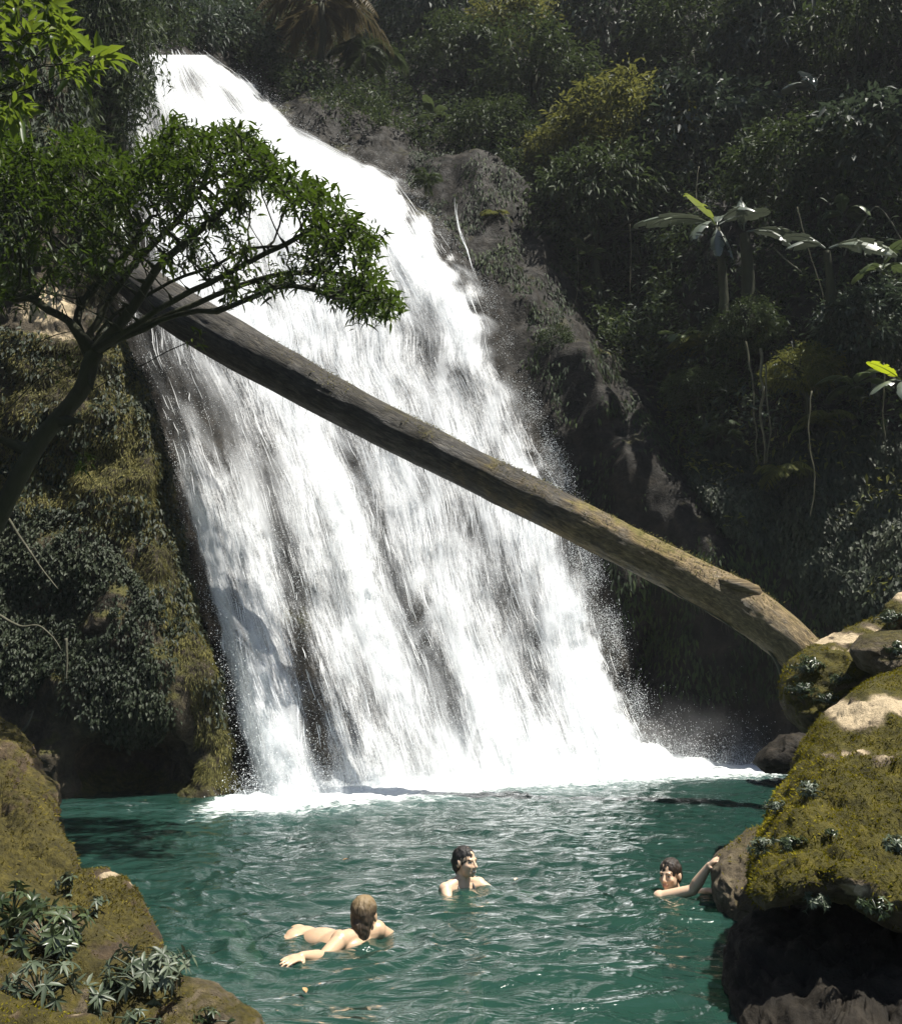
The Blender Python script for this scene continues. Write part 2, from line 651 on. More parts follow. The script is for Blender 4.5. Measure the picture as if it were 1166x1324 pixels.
# ridges of rock right of the falling water
for (x0, y0, x1, y1, wd_, h_) in ((640, 260, 735, 470, 46, .55), (600, 240, 660, 400, 26, .35), (735, 500, 800, 640, 30, .55), (790, 500, 875, 690, 34, .6), (700, 490, 760, 560, 30, .5), (930, 700, 900, 940, 40, .3)):
    tt = np.clip(((CX - x0) * (x1 - x0) + (CY - y0) * (y1 - y0)) / ((x1 - x0) ** 2 + (y1 - y0) ** 2), 0, 1)
    dd = np.hypot(CX - x0 - tt * (x1 - x0), CY - y0 - tt * (y1 - y0))
    CV = CV + CN * (h_ * np.exp(-(dd / wd_) ** 2) * (1 - infall))[..., None]
CN = grid_normals(CV)
cl = obj('cliff', mesh('cliff', CV.reshape(-1, 3), grid_faces(*CX.shape), M['cliff'], {'bare': np.zeros(CX.size)}), kind='structure')

# ------------------------------------------------------------------ left buttress
B_EDGE = np.array([(60, 70), (150, 95), (250, 118), (350, 150), (460, 170), (520, 200), (600, 222), (660, 233), (740, 250), (880, 282), (960, 300), (1030, 320), (1100, 330)], float)
bv = np.concatenate([np.arange(60, 380, 7), np.arange(380, 1100, 4)])
bu = np.concatenate([np.linspace(-1.7, -.05, 40), np.linspace(-.04, 1.0, 90) ** 1.0])
BU, BVv = np.meshgrid(bu, bv)
BX = BU * edge(B_EDGE, BVv)
r_ = ratios(100, BVv)[1]
kb = .16
base = (12.5 + .25 * CAMZ) / (1 - kb * np.clip(r_, -.2, 1.1))
e_ = np.clip((BU - .25) / .75, 0, 1)
BD = base + 1.0 * (1 - np.sqrt(np.clip(1 - e_ ** 2.2, 0, 1))) - .5 * np.clip(-BU, 0, 3) * 1.4 + .5
cave = np.exp(-(((BX - 175) / 66) ** 2 + ((BVv - 985) / 46) ** 2) ** 1.4) * 1.5
BP = P(BX, BVv, BD + cave)
BN = grid_normals(BP)
w_ = sstep(1.0, .93, BU)
BP = BP + BN * ((.12 + .34 * w_) * fbm(BP * .8, 4, 21) + .13 * ridged(BP * np.array([1.6, 1.6, .9]), 4, 22) * (.4 + .6 * w_) + .11 * fbm(BP * 4.0, 5, 23, .6) - .08)[..., None]
BN = grid_normals(BP)
bare = np.zeros(BX.shape)
for (x, y, rx, ry, a) in ((62, 402, 40, 26, 1.1), (72, 378, 18, 18, 1.0), (70, 440, 40, 18, .7), (140, 470, 18, 14, .3)):
    bare = np.maximum(bare, a * np.exp(-(((BX - x) / rx) ** 2 + ((BVv - y) / ry) ** 2)))
back = BP[:, -1] + np.stack([BP[:, -1, 0] / BP[:, -1, 1] * 2.6 + .12, np.full(len(BP), 2.6), np.zeros(len(BP))], -1)
BP2 = np.concatenate([BP, back[:, None]], 1)
bare2 = np.concatenate([bare, bare[:, -1:] * 0], 1)
obj('cliff', mesh('cliff', BP2.reshape(-1, 3), grid_faces(*BP2.shape[:2]), M['cliff_moss'], {'bare': bare2.ravel()}), kind='structure')

# ------------------------------------------------------------------ pool bed and pool water
bx, by = np.meshgrid(np.linspace(-14, 14, 60), np.linspace(-3, 24, 60))
bz = -1.9 + .35 * fbm(np.stack([bx, by, bx * 0], -1) * .5, 3, 31) - .0 * bx
t = NT('pool bed')
obj('pool_bed', mesh('pool_bed', np.stack([bx, by, bz], -1).reshape(-1, 3), grid_faces(60, 60), t.done(t.bsdf((.10, .12, .08), .9))), kind='structure')

FB = np.array([W(322, 1028), W(480, 1012), W(640, 1003), W(760, 997), W(868, 993), W(975, 990)])


def seg_dist(p, line):
    best = np.full(p.shape[:-1], 1e9)
    for a, b in zip(line[:-1], line[1:]):
        ab = (b - a)[:2]
        tt = np.clip(((p[..., :2] - a[:2]) @ ab) / (ab @ ab), 0, 1)
        best = np.minimum(best, np.linalg.norm(p[..., :2] - a[:2] - tt[..., None] * ab, axis=-1))
    return best


wx = np.concatenate([np.arange(-900, -60, 30), np.arange(-60, 1230, 2.6), np.arange(1230, 2100, 30)])
wy = np.concatenate([np.linspace(962, 1000, 46), np.arange(1000.7, 1340, 1.35), np.linspace(1342, 2300, 60)])
WX, WY = np.meshgrid(wx, wy)
WP = W(WX, WY)
xy = WP[..., :2]
q3 = lambda sx, sy, z: np.stack([xy[..., 0] * sx, xy[..., 1] * sy, np.full(WX.shape, z)], -1)
warp = fbm(q3(.5, .5, 3.3), 3, 40)
qq = q3(1.0, 1.7, .5)
qq = qq + warp[..., None] * np.array([.8, .5, 0])
w1 = fbm(qq * .9, 3, 41)
w2 = 1 - np.abs(fbm(qq * 2.1, 3, 42)) * 2
w3 = 1 - np.abs(fbm(qq * 5.0 + 3, 2, 43)) * 2
dfall = seg_dist(WP, FB)
dist = np.linalg.norm(xy, axis=-1)
chop = np.clip(1.25 - dfall / 14.0, .55, 1.25)
calm = 1 - .65 * sstep(-2.6, -4.2, xy[..., 0]) * sstep(8, 9.5, xy[..., 1])
near = np.ones(WX.shape)
for (x_, y_, r_s) in ((-.75, 5.85, .55), (.12, 7.2, .4), (1.85, 7.1, .45)):
    near -= .75 * np.exp(-(np.hypot(xy[..., 0] - x_, (xy[..., 1] - y_) * .8) / r_s) ** 2)
chop = chop * near
Z = (.056 * w1 + .040 * w2 + .012 * w3) * chop * calm
Z += .05 * np.exp(-dfall / .8) * fbm(q3(2.2, 2.2, 1), 4, 45)
WP[..., 2] += Z
foam = np.clip(1.45 * np.exp(-(dfall / 2.3) ** 1.8), 0, 1)
for (x_, y_, r_s) in ((-.72, 5.72, .42), (.10, 7.18, .30), (1.85, 7.0, .34)):
    rr_ = np.hypot(xy[..., 0] - x_, xy[..., 1] - y_)
    Z_ = .010 * np.sin(rr_ * 34) * np.exp(-(rr_ / (r_s * 2)) ** 2) * (1 + .6 * w2)
    WP[..., 2] += Z_
foam *= sstep(-3.7, -2.9, xy[..., 0])
foam = np.maximum(foam, .62 * np.exp(-dfall / 2.2) * sstep(-.1, .45, fbm(q3(.9, 1.8, 7), 4, 46)))
t = NT('pool water')
p = t.pos()
n1 = t.noise(t.mapping(p, (1.1, 1.9, 1)), 2.2, 4, .5, .8)
n2 = t.noise(t.mapping(p, (1.0, 1.6, 1)), 13.0, 4, .6, .4)
b1 = t.bump(n1, .7, .12)
b2 = t.bump(n2, .22, .015, b1)
fo = t.attr('foam')
fn = t.noise(t.mapping(p, (1, 1.3, 1)), 5.0, 9, .72, .8)
ff = t.maprange(t.math('ADD', fo, t.math('MULTIPLY', t.math('SUBTRACT', fn, .5), 1.9)), .36, .92)
tur = t.noise(p, .55, 4, .55)
col = t.mix(tur, (.010, .036, .028), (.020, .060, .047))
col = t.mix(t.maprange(fo, .02, .6, 0, .6), col, (.09, .19, .18))
body = t.bsdf(col, .5, 0.0, b1)
tr = t.n('BsdfTransparent')
tr.inputs['Color'].default_value = (.30, .55, .45, 1)
body = t.mixs(.35, body, tr.outputs[0])
gl = t.n('BsdfGlossy')
gl.inputs['Roughness'].default_value = .06
gl.inputs['Color'].default_value = (1, 1, 1, 1)
t.l(b2, gl.inputs['Normal'])
fr = t.n('Fresnel')
fr.inputs['IOR'].default_value = 1.33
t.l(b2, fr.inputs['Normal'])
sh = t.mixs(fr.outputs[0], body, gl.outputs[0])
fb = t.bsdf((.82, .86, .86), .7, .2, t.bump(fn, .6, .06))
sh = t.mixs(ff, sh, fb)
obj('pool_water', mesh('pool_water', WP.reshape(-1, 3), grid_faces(*WX.shape)[:, ::-1], t.done(sh), {'foam': foam.ravel()}), kind='structure')

# ------------------------------------------------------------------ waterfall
t = NT('falling water')
uvn = t.n('UVMap', uv_map='flow')
uv = uvn.outputs[0]
dn = t.attr('water')
lg = t.noise(t.mapping(uv, (2.2, .34, 1)), 2.0, 5, .6, .5, '2D')
st = t.noise(t.mapping(uv, (13, .75, 1)), 2.0, 7, .68, .25, '2D')
sp = t.noise(t.mapping(uv, (24, 7.0, 1)), 2.2, 4, .75, .3, '2D')
s = t.math('ADD', t.math('MULTIPLY', lg, .55), t.math('ADD', t.math('MULTIPLY', st, .85), t.math('MULTIPLY', sp, .60)))
s = t.math('ADD', t.math('SUBTRACT', s, 1.0), dn)
al = t.maprange(s, .22, .92)
al = t.math('MULTIPLY', al, t.maprange(dn, .0, .22))
shade = t.math('ADD', t.math('MULTIPLY', st, .6), t.math('MULTIPLY', sp, .5))
bn = t.bump(shade, .45, .08)
colw = t.ramp(shade, [(.35, (.58, .63, .67)), (.62, (.93, .94, .95))])
df = t.bsdf(colw, .45, .4, bn)
tl = t.n('BsdfTranslucent')
tl.inputs['Color'].default_value = (.85, .9, .92, 1)
t.l(bn, tl.inputs['Normal'])
wsh = t.mixs(.35, df, tl.outputs[0])
tp = t.n('BsdfTransparent')
M['fall'] = t.done(t.mixs(al, tp.outputs[0], wsh))
t = NT('white water')
wv = t.bsdf((.92, .94, .95), .35, .5)
tl = t.n('BsdfTranslucent')
tl.inputs['Color'].default_value = (.88, .92, .94, 1)
M['spray'] = t.done(t.mixs(.4, wv, tl.outputs[0]))

# thin places where the rock shows; the first also imitates log and tree shade: (px, py, half-length along the flow, half-width, amount)
THIN_AND_SHADE = [(235, 530, 90, 55, .42), (300, 560, 60, 30, .22), (372, 720, 95, 18, .34), (392, 860, 95, 18, .42), (412, 965, 60, 16, .40), (350, 600, 50, 22, .25), (440, 570, 60, 22, .20), (505, 720, 80, 18, .24),
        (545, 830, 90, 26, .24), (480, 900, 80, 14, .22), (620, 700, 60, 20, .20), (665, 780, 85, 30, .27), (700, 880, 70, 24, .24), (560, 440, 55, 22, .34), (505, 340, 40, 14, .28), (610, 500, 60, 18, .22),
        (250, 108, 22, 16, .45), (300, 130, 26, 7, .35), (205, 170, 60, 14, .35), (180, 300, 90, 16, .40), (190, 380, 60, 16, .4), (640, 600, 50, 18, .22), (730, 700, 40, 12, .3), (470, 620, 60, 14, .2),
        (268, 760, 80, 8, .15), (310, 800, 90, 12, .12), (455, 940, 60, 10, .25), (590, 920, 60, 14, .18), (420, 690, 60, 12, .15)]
THICK = [(430, 620, 120, 26, .25), (250, 560, 60, 10, .2), (300, 880, 110, 14, .35), (345, 940, 70, 14, .3), (560, 330, 90, 40, .3), (400, 230, 110, 60, .4), (760, 880, 90, 40, .35), (600, 560, 60, 16, .15),
         (480, 800, 120, 14, .2), (620, 900, 90, 16, .2), (270, 720, 120, 10, .25), (690, 640, 60, 30, .3), (600, 420, 60, 20, .3), (430, 300, 100, 60, .3), (330, 440, 60, 30, .3)]


def fall_xy(u, v):
    py = 71 + v * (1030 - 36 * np.clip(u, 0, 1) - 71)
    return edge(L_EDGE, py) * (1 - u) + edge(R_EDGE, py) * u, py


def fall_surface(u, v, off=0.0, seed=60):
    px, py = fall_xy(u, v)
    d = wall_d(px, py)
    p = P(px, py, d)
    bulge = .42 * fbm(np.stack([px / 70, py / 110, 0 * px], -1), 4, seed) + .12 * fbm(np.stack([px / 16, py / 60, 0 * px], -1), 3, seed + 1)
    ed = sstep(0, .06, u) * sstep(1, .93, u)
    lift = (.42 + off + bulge) * (.25 + .75 * ed) + .22
    return px, py, P(px, py, d - lift * 1.05)


def fall_density(u, px, py, seed):
    d = .545 + .22 * fbm(np.stack([px / 60 - py / 400, py / 170, 0 * px], -1), 4, seed + 7)
    # flow direction in the picture at each point
    u0 = np.clip(u, 0, 1)
    dx = (edge(L_EDGE, py + 8) - edge(L_EDGE, py - 8)) * (1 - u0) + (edge(R_EDGE, py + 8) - edge(R_EDGE, py - 8)) * u0
    fx, fy = dx / np.hypot(dx, 16), 16 / np.hypot(dx, 16)
    for lst, sg in ((THIN_AND_SHADE, -1), (THICK, 1)):
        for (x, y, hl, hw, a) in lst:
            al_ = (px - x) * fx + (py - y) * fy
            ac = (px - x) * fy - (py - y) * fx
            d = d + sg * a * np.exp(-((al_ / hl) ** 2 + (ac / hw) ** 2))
    d = d + .16 * sstep(330, 120, py)
    e = fbm(np.stack([px / 22, py / 22, 0 * px], -1), 4, seed)
    left = sstep(-.01, .022, u + .012 * e)
    right = sstep(1.0, .90, u + .055 * e * (1 + sstep(500, 300, py)))
    return np.clip(d, 0.05, 1.2) * left * right


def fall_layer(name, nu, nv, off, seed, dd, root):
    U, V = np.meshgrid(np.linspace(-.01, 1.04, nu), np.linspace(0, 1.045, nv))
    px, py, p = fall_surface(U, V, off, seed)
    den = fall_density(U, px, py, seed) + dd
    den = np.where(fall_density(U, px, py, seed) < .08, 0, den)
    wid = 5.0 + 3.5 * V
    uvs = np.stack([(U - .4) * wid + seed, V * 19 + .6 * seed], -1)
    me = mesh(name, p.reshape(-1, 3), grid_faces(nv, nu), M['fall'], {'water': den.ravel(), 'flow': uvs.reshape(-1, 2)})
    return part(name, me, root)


root = thing('waterfall', 'broad white waterfall pouring down the rock wall into the green pool', 'waterfall', tuple(W(600, 1004)))
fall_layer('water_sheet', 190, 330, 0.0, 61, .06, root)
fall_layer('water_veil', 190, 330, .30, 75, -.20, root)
# fine drifting veil of broken water in front of the sheet
t = NT('water mist veil')
uv = t.n('UVMap', uv_map='flow').outputs[0]
dn = t.attr('water')
lo = t.noise(t.mapping(uv, (1.1, .30, 1)), 1.6, 6, .62, .8, '2D')
gr = t.noise(t.mapping(uv, (30, 16, 1)), 2.2, 3, .8, .2, '2D')
al = t.math('ADD', t.maprange(lo, .36, .68, .04, .46), t.math('MULTIPLY', t.math('SUBTRACT', gr, .5), .55))
al = t.math('MULTIPLY', t.math('MAXIMUM', al, 0.0), t.maprange(dn, .05, .55))
df = t.bsdf((.86, .89, .92), .6, .2)
tl = t.n('BsdfTranslucent')
tl.inputs['Color'].default_value = (.85, .89, .92, 1)
keep_fall = M['fall']
M['fall'] = t.done(t.mixs(al, t.n('BsdfTransparent').outputs[0], t.mixs(.45, df, tl.outputs[0])))
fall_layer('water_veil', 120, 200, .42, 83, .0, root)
M['fall'] = keep_fall

# strands: thin ribbons falling along the flow
ns = 5600
U = RNG.random(ns) ** .9 * .97 + .01
V0 = RNG.random(ns) * .93
ln = RNG.uniform(.010, .045, ns)
px, py = fall_xy(U, V0)
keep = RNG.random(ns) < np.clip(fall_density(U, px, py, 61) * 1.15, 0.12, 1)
U, V0, ln = U[keep], V0[keep], ln[keep]
k = np.linspace(0, 1, 6)
Uk = U[:, None] + (fbm(np.stack([U[:, None] * 30 + 0 * k, V0[:, None] * 9 + k, 0 * k + U[:, None] * 0], -1), 2, 90)) * .008
Vk = np.clip(V0[:, None] + ln[:, None] * k[None], 0, 1)
_, _, sp_ = fall_surface(Uk, Vk, .0, 61)
sp_ = sp_ + unit(np.array([0, -.9, .42])) * RNG.uniform(.0, .28, len(U))[:, None, None]
wdt = RNG.uniform(.002, .0075, len(U))[:, None] * np.sin(np.pi * (k[None] * .9 + .05)) ** .7
side = np.array([1.0, .12, 0])
A, Bv = sp_ - side * wdt[..., None], sp_ + side * wdt[..., None]
VV = np.stack([A, Bv], 2).reshape(-1, 3)
o = (np.arange(len(U)) * 12)[:, None, None]
j = (np.arange(5) * 2)[None, :, None]
FF = (o + j + np.array([0, 1, 3, 2])[None, None]).reshape(-1, 4)
so = part('water_strands', mesh('water_strands', VV, FF, M['spray']), root)
so['kind'] = 'stuff'

# droplets thrown off the sheet, thicker along the right-hand edge and at the foot
nd = 170000
U = np.where(RNG.random(nd) < .45, 1.0 - np.abs(RNG.normal(0, .04, nd)) + .012, RNG.random(nd))
U = np.where(RNG.random(nd) < .04, RNG.normal(0, .012, nd), U)
V = RNG.random(nd) ** .85
px, py, p = fall_surface(np.clip(U, -.03, 1.05), V, .1, 61)
ck = fbm(np.stack([px / 30, py / 30, 0 * px], -1), 3, 95)
keep = RNG.random(nd) < np.clip(.45 + 1.3 * ck, .05, 1) * np.where(U > .9, .35 + .65 * sstep(.28, .5, V), 1)
p = p[keep]
off = np.abs(RNG.normal(0, .30, len(p)))
p = p + np.stack([RNG.normal(0, .07, len(p)) + .10 * (U[keep] > .93) * off, -off, RNG.normal(0, .12, len(p)) + off * .2], -1)
ok = p[:, 2] > 0
VV, FF = octas(p[ok], np.minimum(RNG.gamma(2.0, .0013, ok.sum()) + .0013, .010))
# foot spray
nf = 80000
a = RNG.random(nf) * (len(FB) - 1)
i = a.astype(int)
p = FB[i] + (FB[np.minimum(i + 1, len(FB) - 1)] - FB[i]) * (a - i)[:, None]
hgt = RNG.exponential(.22, nf) * (.5 + .5 * fbm(np.stack([p[:, 0] * 1.3, p[:, 1] * .3, 0 * a], -1), 3, 97) + .35) * np.where(p[:, 0] < 6.5, 1, .6)
p = p + np.stack([RNG.normal(0, .2, nf), -RNG.normal(.12, .4, nf), np.maximum(hgt, 0)], -1)
V2, F2 = octas(p, np.minimum(RNG.gamma(2.0, .0013, nf) + .0013, .010))
so = part('spray', mesh('spray', np.concatenate([VV, V2]), np.concatenate([FF, F2 + len(VV)]), M['spray']), root)
so['kind'] = 'stuff'

# churned foam heaped where the fall lands: displaced ridge
nu, nv = 260, 22
U, V = np.meshgrid(np.linspace(0, 1, nu), np.linspace(0, math.pi, nv))
s_ = U * (len(FB) - 1)
bx_ = np.stack([np.interp(s_, np.arange(len(FB)), FB[:, c]) for c in range(3)], -1)
hh = (.16 + .50 * sstep(.35, .8, U)) * (.75 + .7 * np.clip(fbm(np.stack([U * 16, 0 * U, 0 * U], -1), 4, 98) + .2, -.5, 1.2)) * sstep(0, .04, U) * sstep(1, .64, U)
p = bx_ + np.stack([0 * U, .45 - .75 * (1 - np.cos(V)) / 1.0 + .35, hh * np.sin(V) - .03], -1)
p = p + .14 * np.stack([fbm(p * 2.3, 4, 101), fbm(p * 2.3, 4, 102), fbm(p * 2.6, 4, 103) * sstep(0, .5, np.sin(V))], -1)
part('foam', mesh('foam', p.reshape(-1, 3), grid_faces(nv, nu)[:, ::-1], M['spray']), root)

# a thin trickle on the bare rock beside the fall
root = thing('water_trickle', 'thin white trickle running down the grey rock beside the big fall', 'trickle', tuple(P(620, 370, 24)))
pts = np.array([(588, 252), (590, 275), (595, 300), (604, 325), (612, 350), (620, 372)], float)
c = spline(pts, 30)
sp3 = Soup()
for kk in range(8):
    ox, oy = RNG.normal(0, 1.1), RNG.uniform(0, 1)
    q = c[int(oy * 10):int(oy * 10) + 20] + np.array([ox, 0])
    q[:, 0] += 1.8 * fbm(np.stack([q[:, 1] / 14, q[:, 1] * 0 + kk, q[:, 1] * 0], -1), 2, 7)
    w3d = P(q[:, 0], q[:, 1], wall_d(q[:, 0], q[:, 1]) - .75)
    v_, f_ = tube(w3d, RNG.uniform(.003, .007) * np.sin(np.linspace(.15, 3.0, 20)), 4, False)
    sp3.add(v_, f_)
part('water_strands', sp3.mesh('water_strands', M['spray']), root)['kind'] = 'stuff'
root = thing('water_trickle', 'narrow white trickle seen through the leafy tree above the log', 'trickle', tuple(P(170, 330, 17)))
pts = np.array([(153, 262), (157, 285), (163, 305), (168, 320), (174, 333)], float)
c = spline(pts, 20)
sp3 = Soup()
for kk in range(9):
    q = c + np.array([RNG.normal(0, 1.6), 0])
    q[:, 0] += 1.5 * fbm(np.stack([q[:, 1] / 9, q[:, 1] * 0 + kk, q[:, 1] * 0], -1), 2, 17)
    v_, f_ = tube(P(q[:, 0], q[:, 1], wall_d(q[:, 0], q[:, 1]) - 1.3), RNG.uniform(.006, .02) * np.sin(np.linspace(.15, 3.0, 20)), 4, False)
    sp3.add(v_, f_)
part('water_strands', sp3.mesh('water_strands', M['spray']), root)['kind'] = 'stuff'

# ------------------------------------------------------------------ haze over the gorge, and mist where the water lands
def volume(name, dens, col=(.86, .91, .96), aniso=0.0):
    t = NT(name)
    v = t.n('VolumePrincipled')
    v.inputs['Density'].default_value = dens
    v.inputs['Color'].default_value = (*col, 1)
    v.inputs['Anisotropy'].default_value = aniso
    t.l(v.outputs[0], t.out.inputs['Volume'])
    return t.m


hb = np.array([(x, y, z) for x in (-60, 60) for y in (-8, 75) for z in (-3.5, 75)], float)
HF = np.array([[0, 1, 3, 2], [4, 6, 7, 5], [0, 4, 5, 1], [2, 3, 7, 6], [0, 2, 6, 4], [1, 5, 7, 3]])
obj('haze', mesh('haze', hb, HF, volume('haze', .00055), smooth=False), kind='stuff')

th_, ph_ = np.meshgrid(np.linspace(0, math.pi, 16), np.linspace(0, 2 * math.pi, 28, endpoint=False), indexing='ij')
us = np.stack([np.sin(th_) * np.cos(ph_), np.sin(th_) * np.sin(ph_), np.cos(th_)], -1).reshape(-1, 3)
t = NT('mist')
oc = t.objc()
r2 = t.n('VectorMath', operation='LENGTH')
t.l(oc, r2.inputs[0])
fall_off = t.maprange(r2.outputs['Value'], .15, 1.0, 1.0, 0.0)
nz = t.maprange(t.noise(t.pos(), 1.3, 3, .6), .35, .7, .25, 1.4)
v = t.n('VolumePrincipled')
v.inputs['Color'].default_value = (.96, .98, 1, 1)
t.l(t.math('MULTIPLY', t.math('MULTIPLY', fall_off, nz), .30), v.inputs['Density'])
t.l(v.outputs[0], t.out.inputs['Volume'])
mm_ = mesh('mist', us, grid_faces(16, 28, True)[:, ::-1], t.m)
for k, dx, rx, ry, rz in ((1, .9, 2.1, 1.0, .9), (4, -.2, 2.4, 1.1, 1.5), (5, .4, 2.0, 1.0, 1.1)):
    o = obj('mist', mm_, kind='stuff')
    o.location = (FB[k] + np.array([dx, -.35, .15])).tolist()
    o.scale = (rx, ry, rz)
# ------------------------------------------------------------------ rocks
def rock(name, label, outline, dc, thick, shear=0.0, mat='rock', amp=.12, seed=1, res=(120, 84), bare=(), sq=.75, freq=1.2, bare_r=None, group=None):
    """closed boulder whose outline as seen from the camera follows the given picture outline at distance dc;
    shear: metres nearer per picture-metre below the centre; thick: half depth"""
    o = np.array(outline, float)
    c = np.array([(o[:, 0].min() + o[:, 0].max()) / 2, (o[:, 1].min() + o[:, 1].max()) / 2])
    cp = np.concatenate([o, o[:1]])
    # dense outline
    dense = []
    for a, b in zip(cp[:-1], cp[1:]):
        for k in np.linspace(0, 1, 12, endpoint=False):
            dense.append(a + (b - a) * k)
    dense = np.array(dense)
    area_c = dense.mean(0)
    c = area_c
    ang = np.arctan2(dense[:, 1] - c[1], dense[:, 0] - c[0])
    rad = np.hypot(dense[:, 1] - c[1], dense[:, 0] - c[0])
    od = np.argsort(ang)
    ang, rad = ang[od], rad[od]
    na, nf = res
    th = np.linspace(-math.pi, math.pi, na, endpoint=False)
    R = np.interp(th, np.concatenate([ang - 2 * math.pi, ang, ang + 2 * math.pi]), np.tile(rad, 3))
    ph = np.linspace(0.03, math.pi - .03, nf)
    TH_, PHI = np.meshgrid(th, ph)
    rr = np.sin(PHI) ** sq
    px = c[0] + R[None] * rr * np.cos(TH_)
    py = c[1] + R[None] * rr * np.sin(TH_)
    cs = np.cos(PHI)
    dd = dc - thick * np.sign(cs) * np.abs(cs) ** .8
    up = (c[1] - py) / ppm(dc)
    d = dd + shear * up
    V = P(px, py, np.maximum(d, 2.2))
    N = unit(np.cross(np.gradient(V, axis=1), np.gradient(V, axis=0)))
    edgew = .35 + .65 * np.abs(cs)
    n = fbm(V * freq, 5, seed) * amp * 1.5 - np.clip(ridged(V * freq * 1.5 + .6 * fbm(V * freq * 2, 3, seed + 2)[..., None], 3, seed + 5) - .25, 0, 1) ** 1.5 * amp * 1.5 + fbm(V * freq * 5, 5, seed + 9, .6) * amp * .8
    V = V + N * (n * edgew)[..., None]
    br = np.zeros(px.shape)
    for (x, y, rx, ry, a) in bare:
        br = np.maximum(br, a * np.exp(-(((px - x) / rx) ** 2 + ((py - y) / ry) ** 2)) * (cs > -.1))
    v = V.reshape(-1, 3)
    nn = len(v)
    v = np.concatenate([v, [V[0].mean(0)], [V[-1].mean(0)]])
    k = np.arange(na)
    F = grid_faces(nf, na, True)
    caps = np.concatenate([np.stack([(k + 1) % na, k, np.full(na, nn)], -1), np.stack([(nf - 1) * na + k, (nf - 1) * na + (k + 1) % na, np.full(na, nn + 1)], -1)])
    # outward orientation check
    me = mesh(name, v, [F, caps], M[mat], {'bare': np.concatenate([br.ravel(), [0, 0]])})
    ctr = v.mean(0)
    f0 = F[len(F) // 3]
    nrm = np.cross(v[f0[1]] - v[f0[0]], v[f0[2]] - v[f0[0]])
    if np.dot(nrm, v[f0[0]] - ctr) < 0:
        me.flip_normals()
    base = v.mean(0)
    base[2] = v[:, 2].min()
    root = thing(name, label, 'rock', tuple(base), group)
    body = part('stone', me, root)
    NN = unit(V - ctr) * 0 + N * (1 if np.sum(N * (V - ctr)) > 0 else -1)
    return root, V, NN, dict(px=px, py=py, cs=cs, br=br)


def moss_on(root, V, N, info, n, L=.035, mat='mossblade', seed=3, zmin=.1, box=None, thr=-.15, mul=1.0):
    """short moss blades on the upward faces: one mass of the rock"""
    g = np.random.default_rng(seed)
    nr, nc = V.shape[:2]
    i = g.integers(0, nr - 1, n * 3)
    j = g.integers(0, nc, n * 3)
    # area weighting
    A = np.linalg.norm(V[i + 1, j] - V[i, j], axis=-1) * np.linalg.norm(V[i, (j + 1) % nc] - V[i, j], axis=-1)
    ok = (g.random(n * 3) < A / np.percentile(A, 97)) & (info['cs'][i, j] > -.15) & (N[i, j, 2] > zmin + .25 * g.normal(size=n * 3)) & (info['br'][i, j] < .35)
    m = fbm(V[i, j] * 1.3, 3, seed + 50)
    ok &= m > thr + .12 * g.normal(size=n * 3)
    i, j = i[ok][:n], j[ok][:n]
    a, b = g.random((len(i), 1)), g.random((len(i), 1))
    p = V[i, j] + (V[i + 1, j] - V[i, j]) * a + (V[i, (j + 1) % nc] - V[i, j]) * b
    d = unit(N[i, j] * .8 + g.normal(size=(len(i), 3)) * .75)
    tint = np.clip(.48 + .75 * fbm(p * 2.2, 3, seed + 60) + .55 * fbm(p * 9, 3, seed + 61) + .15 * g.normal(size=len(i)), 0, 1)
    v, f, tt = leaves(p - N[i, j] * .004, d, g.normal(size=(len(i), 3)), L * g.uniform(.5, 1.4, len(i)), .28, .15, .1, False, tint)
    o = part('moss', mesh('moss', v, f, M[mat], {'tint': tt}, smooth=False), root)
    o['kind'] = 'stuff'
    return p


# right bank
r1 = rock('boulder', 'huge yellow green mossy boulder overhanging the dark hollow', [
    (1030, 968), (1060, 925), (1110, 885), (1170, 858), (1300, 830), (1440, 880), (1520, 1020), (1460, 1160), (1320, 1215), (1220, 1225), (1160, 1205), (1130, 1190), (1095, 1172), (1040, 1168),
    (985, 1178), (964, 1160), (962, 1120), (968, 1095), (990, 1050), (1008, 1008)], 5.5, .95, 1.45, 'rock', .11, 3,
    (260, 150), ((1105, 915, 48, 16, 1.2), (1150, 905, 40, 16, 1.2), (1100, 953, 30, 6, .9), (1060, 962, 18, 5, .7), (1146, 960, 30, 5, .8), (1104, 1150, 24, 11, 1.2)), .8, 1.0)
moss_on(*r1, 110000, .022, seed=5, zmin=-.45, thr=-.45)
r2 = rock('boulder', 'knobbly moss topped boulder at the foot of the fallen log', [
    (1008, 880), (1020, 858), (1050, 838), (1085, 818), (1130, 800), (1190, 770), (1280, 760), (1340, 830), (1300, 900), (1200, 905), (1120, 915), (1085, 905), (1068, 930), (1045, 953), (1022, 930), (1010, 908)], 8.6, .9, .75, 'rock', .10, 14,
    (200, 110), ((1060, 832, 40, 6, 1.2), (1100, 826, 34, 8, 1.1), (1140, 812, 30, 6, .9), (1090, 842, 24, 5, .8)), .8, 1.2)
moss_on(*r2, 22000, .032, seed=6, zmin=.0, thr=-.3)
r3 = rock('boulder', 'rounded brown boulder with white tufts lying on the mossy ledge', [
    (1098, 842), (1112, 822), (1140, 816), (1180, 812), (1260, 815), (1290, 850), (1250, 890), (1180, 886), (1140, 880), (1112, 862)], 7.3, .55, .3, 'rock_brown', .06, 24, (120, 70), (), .7, 1.8)
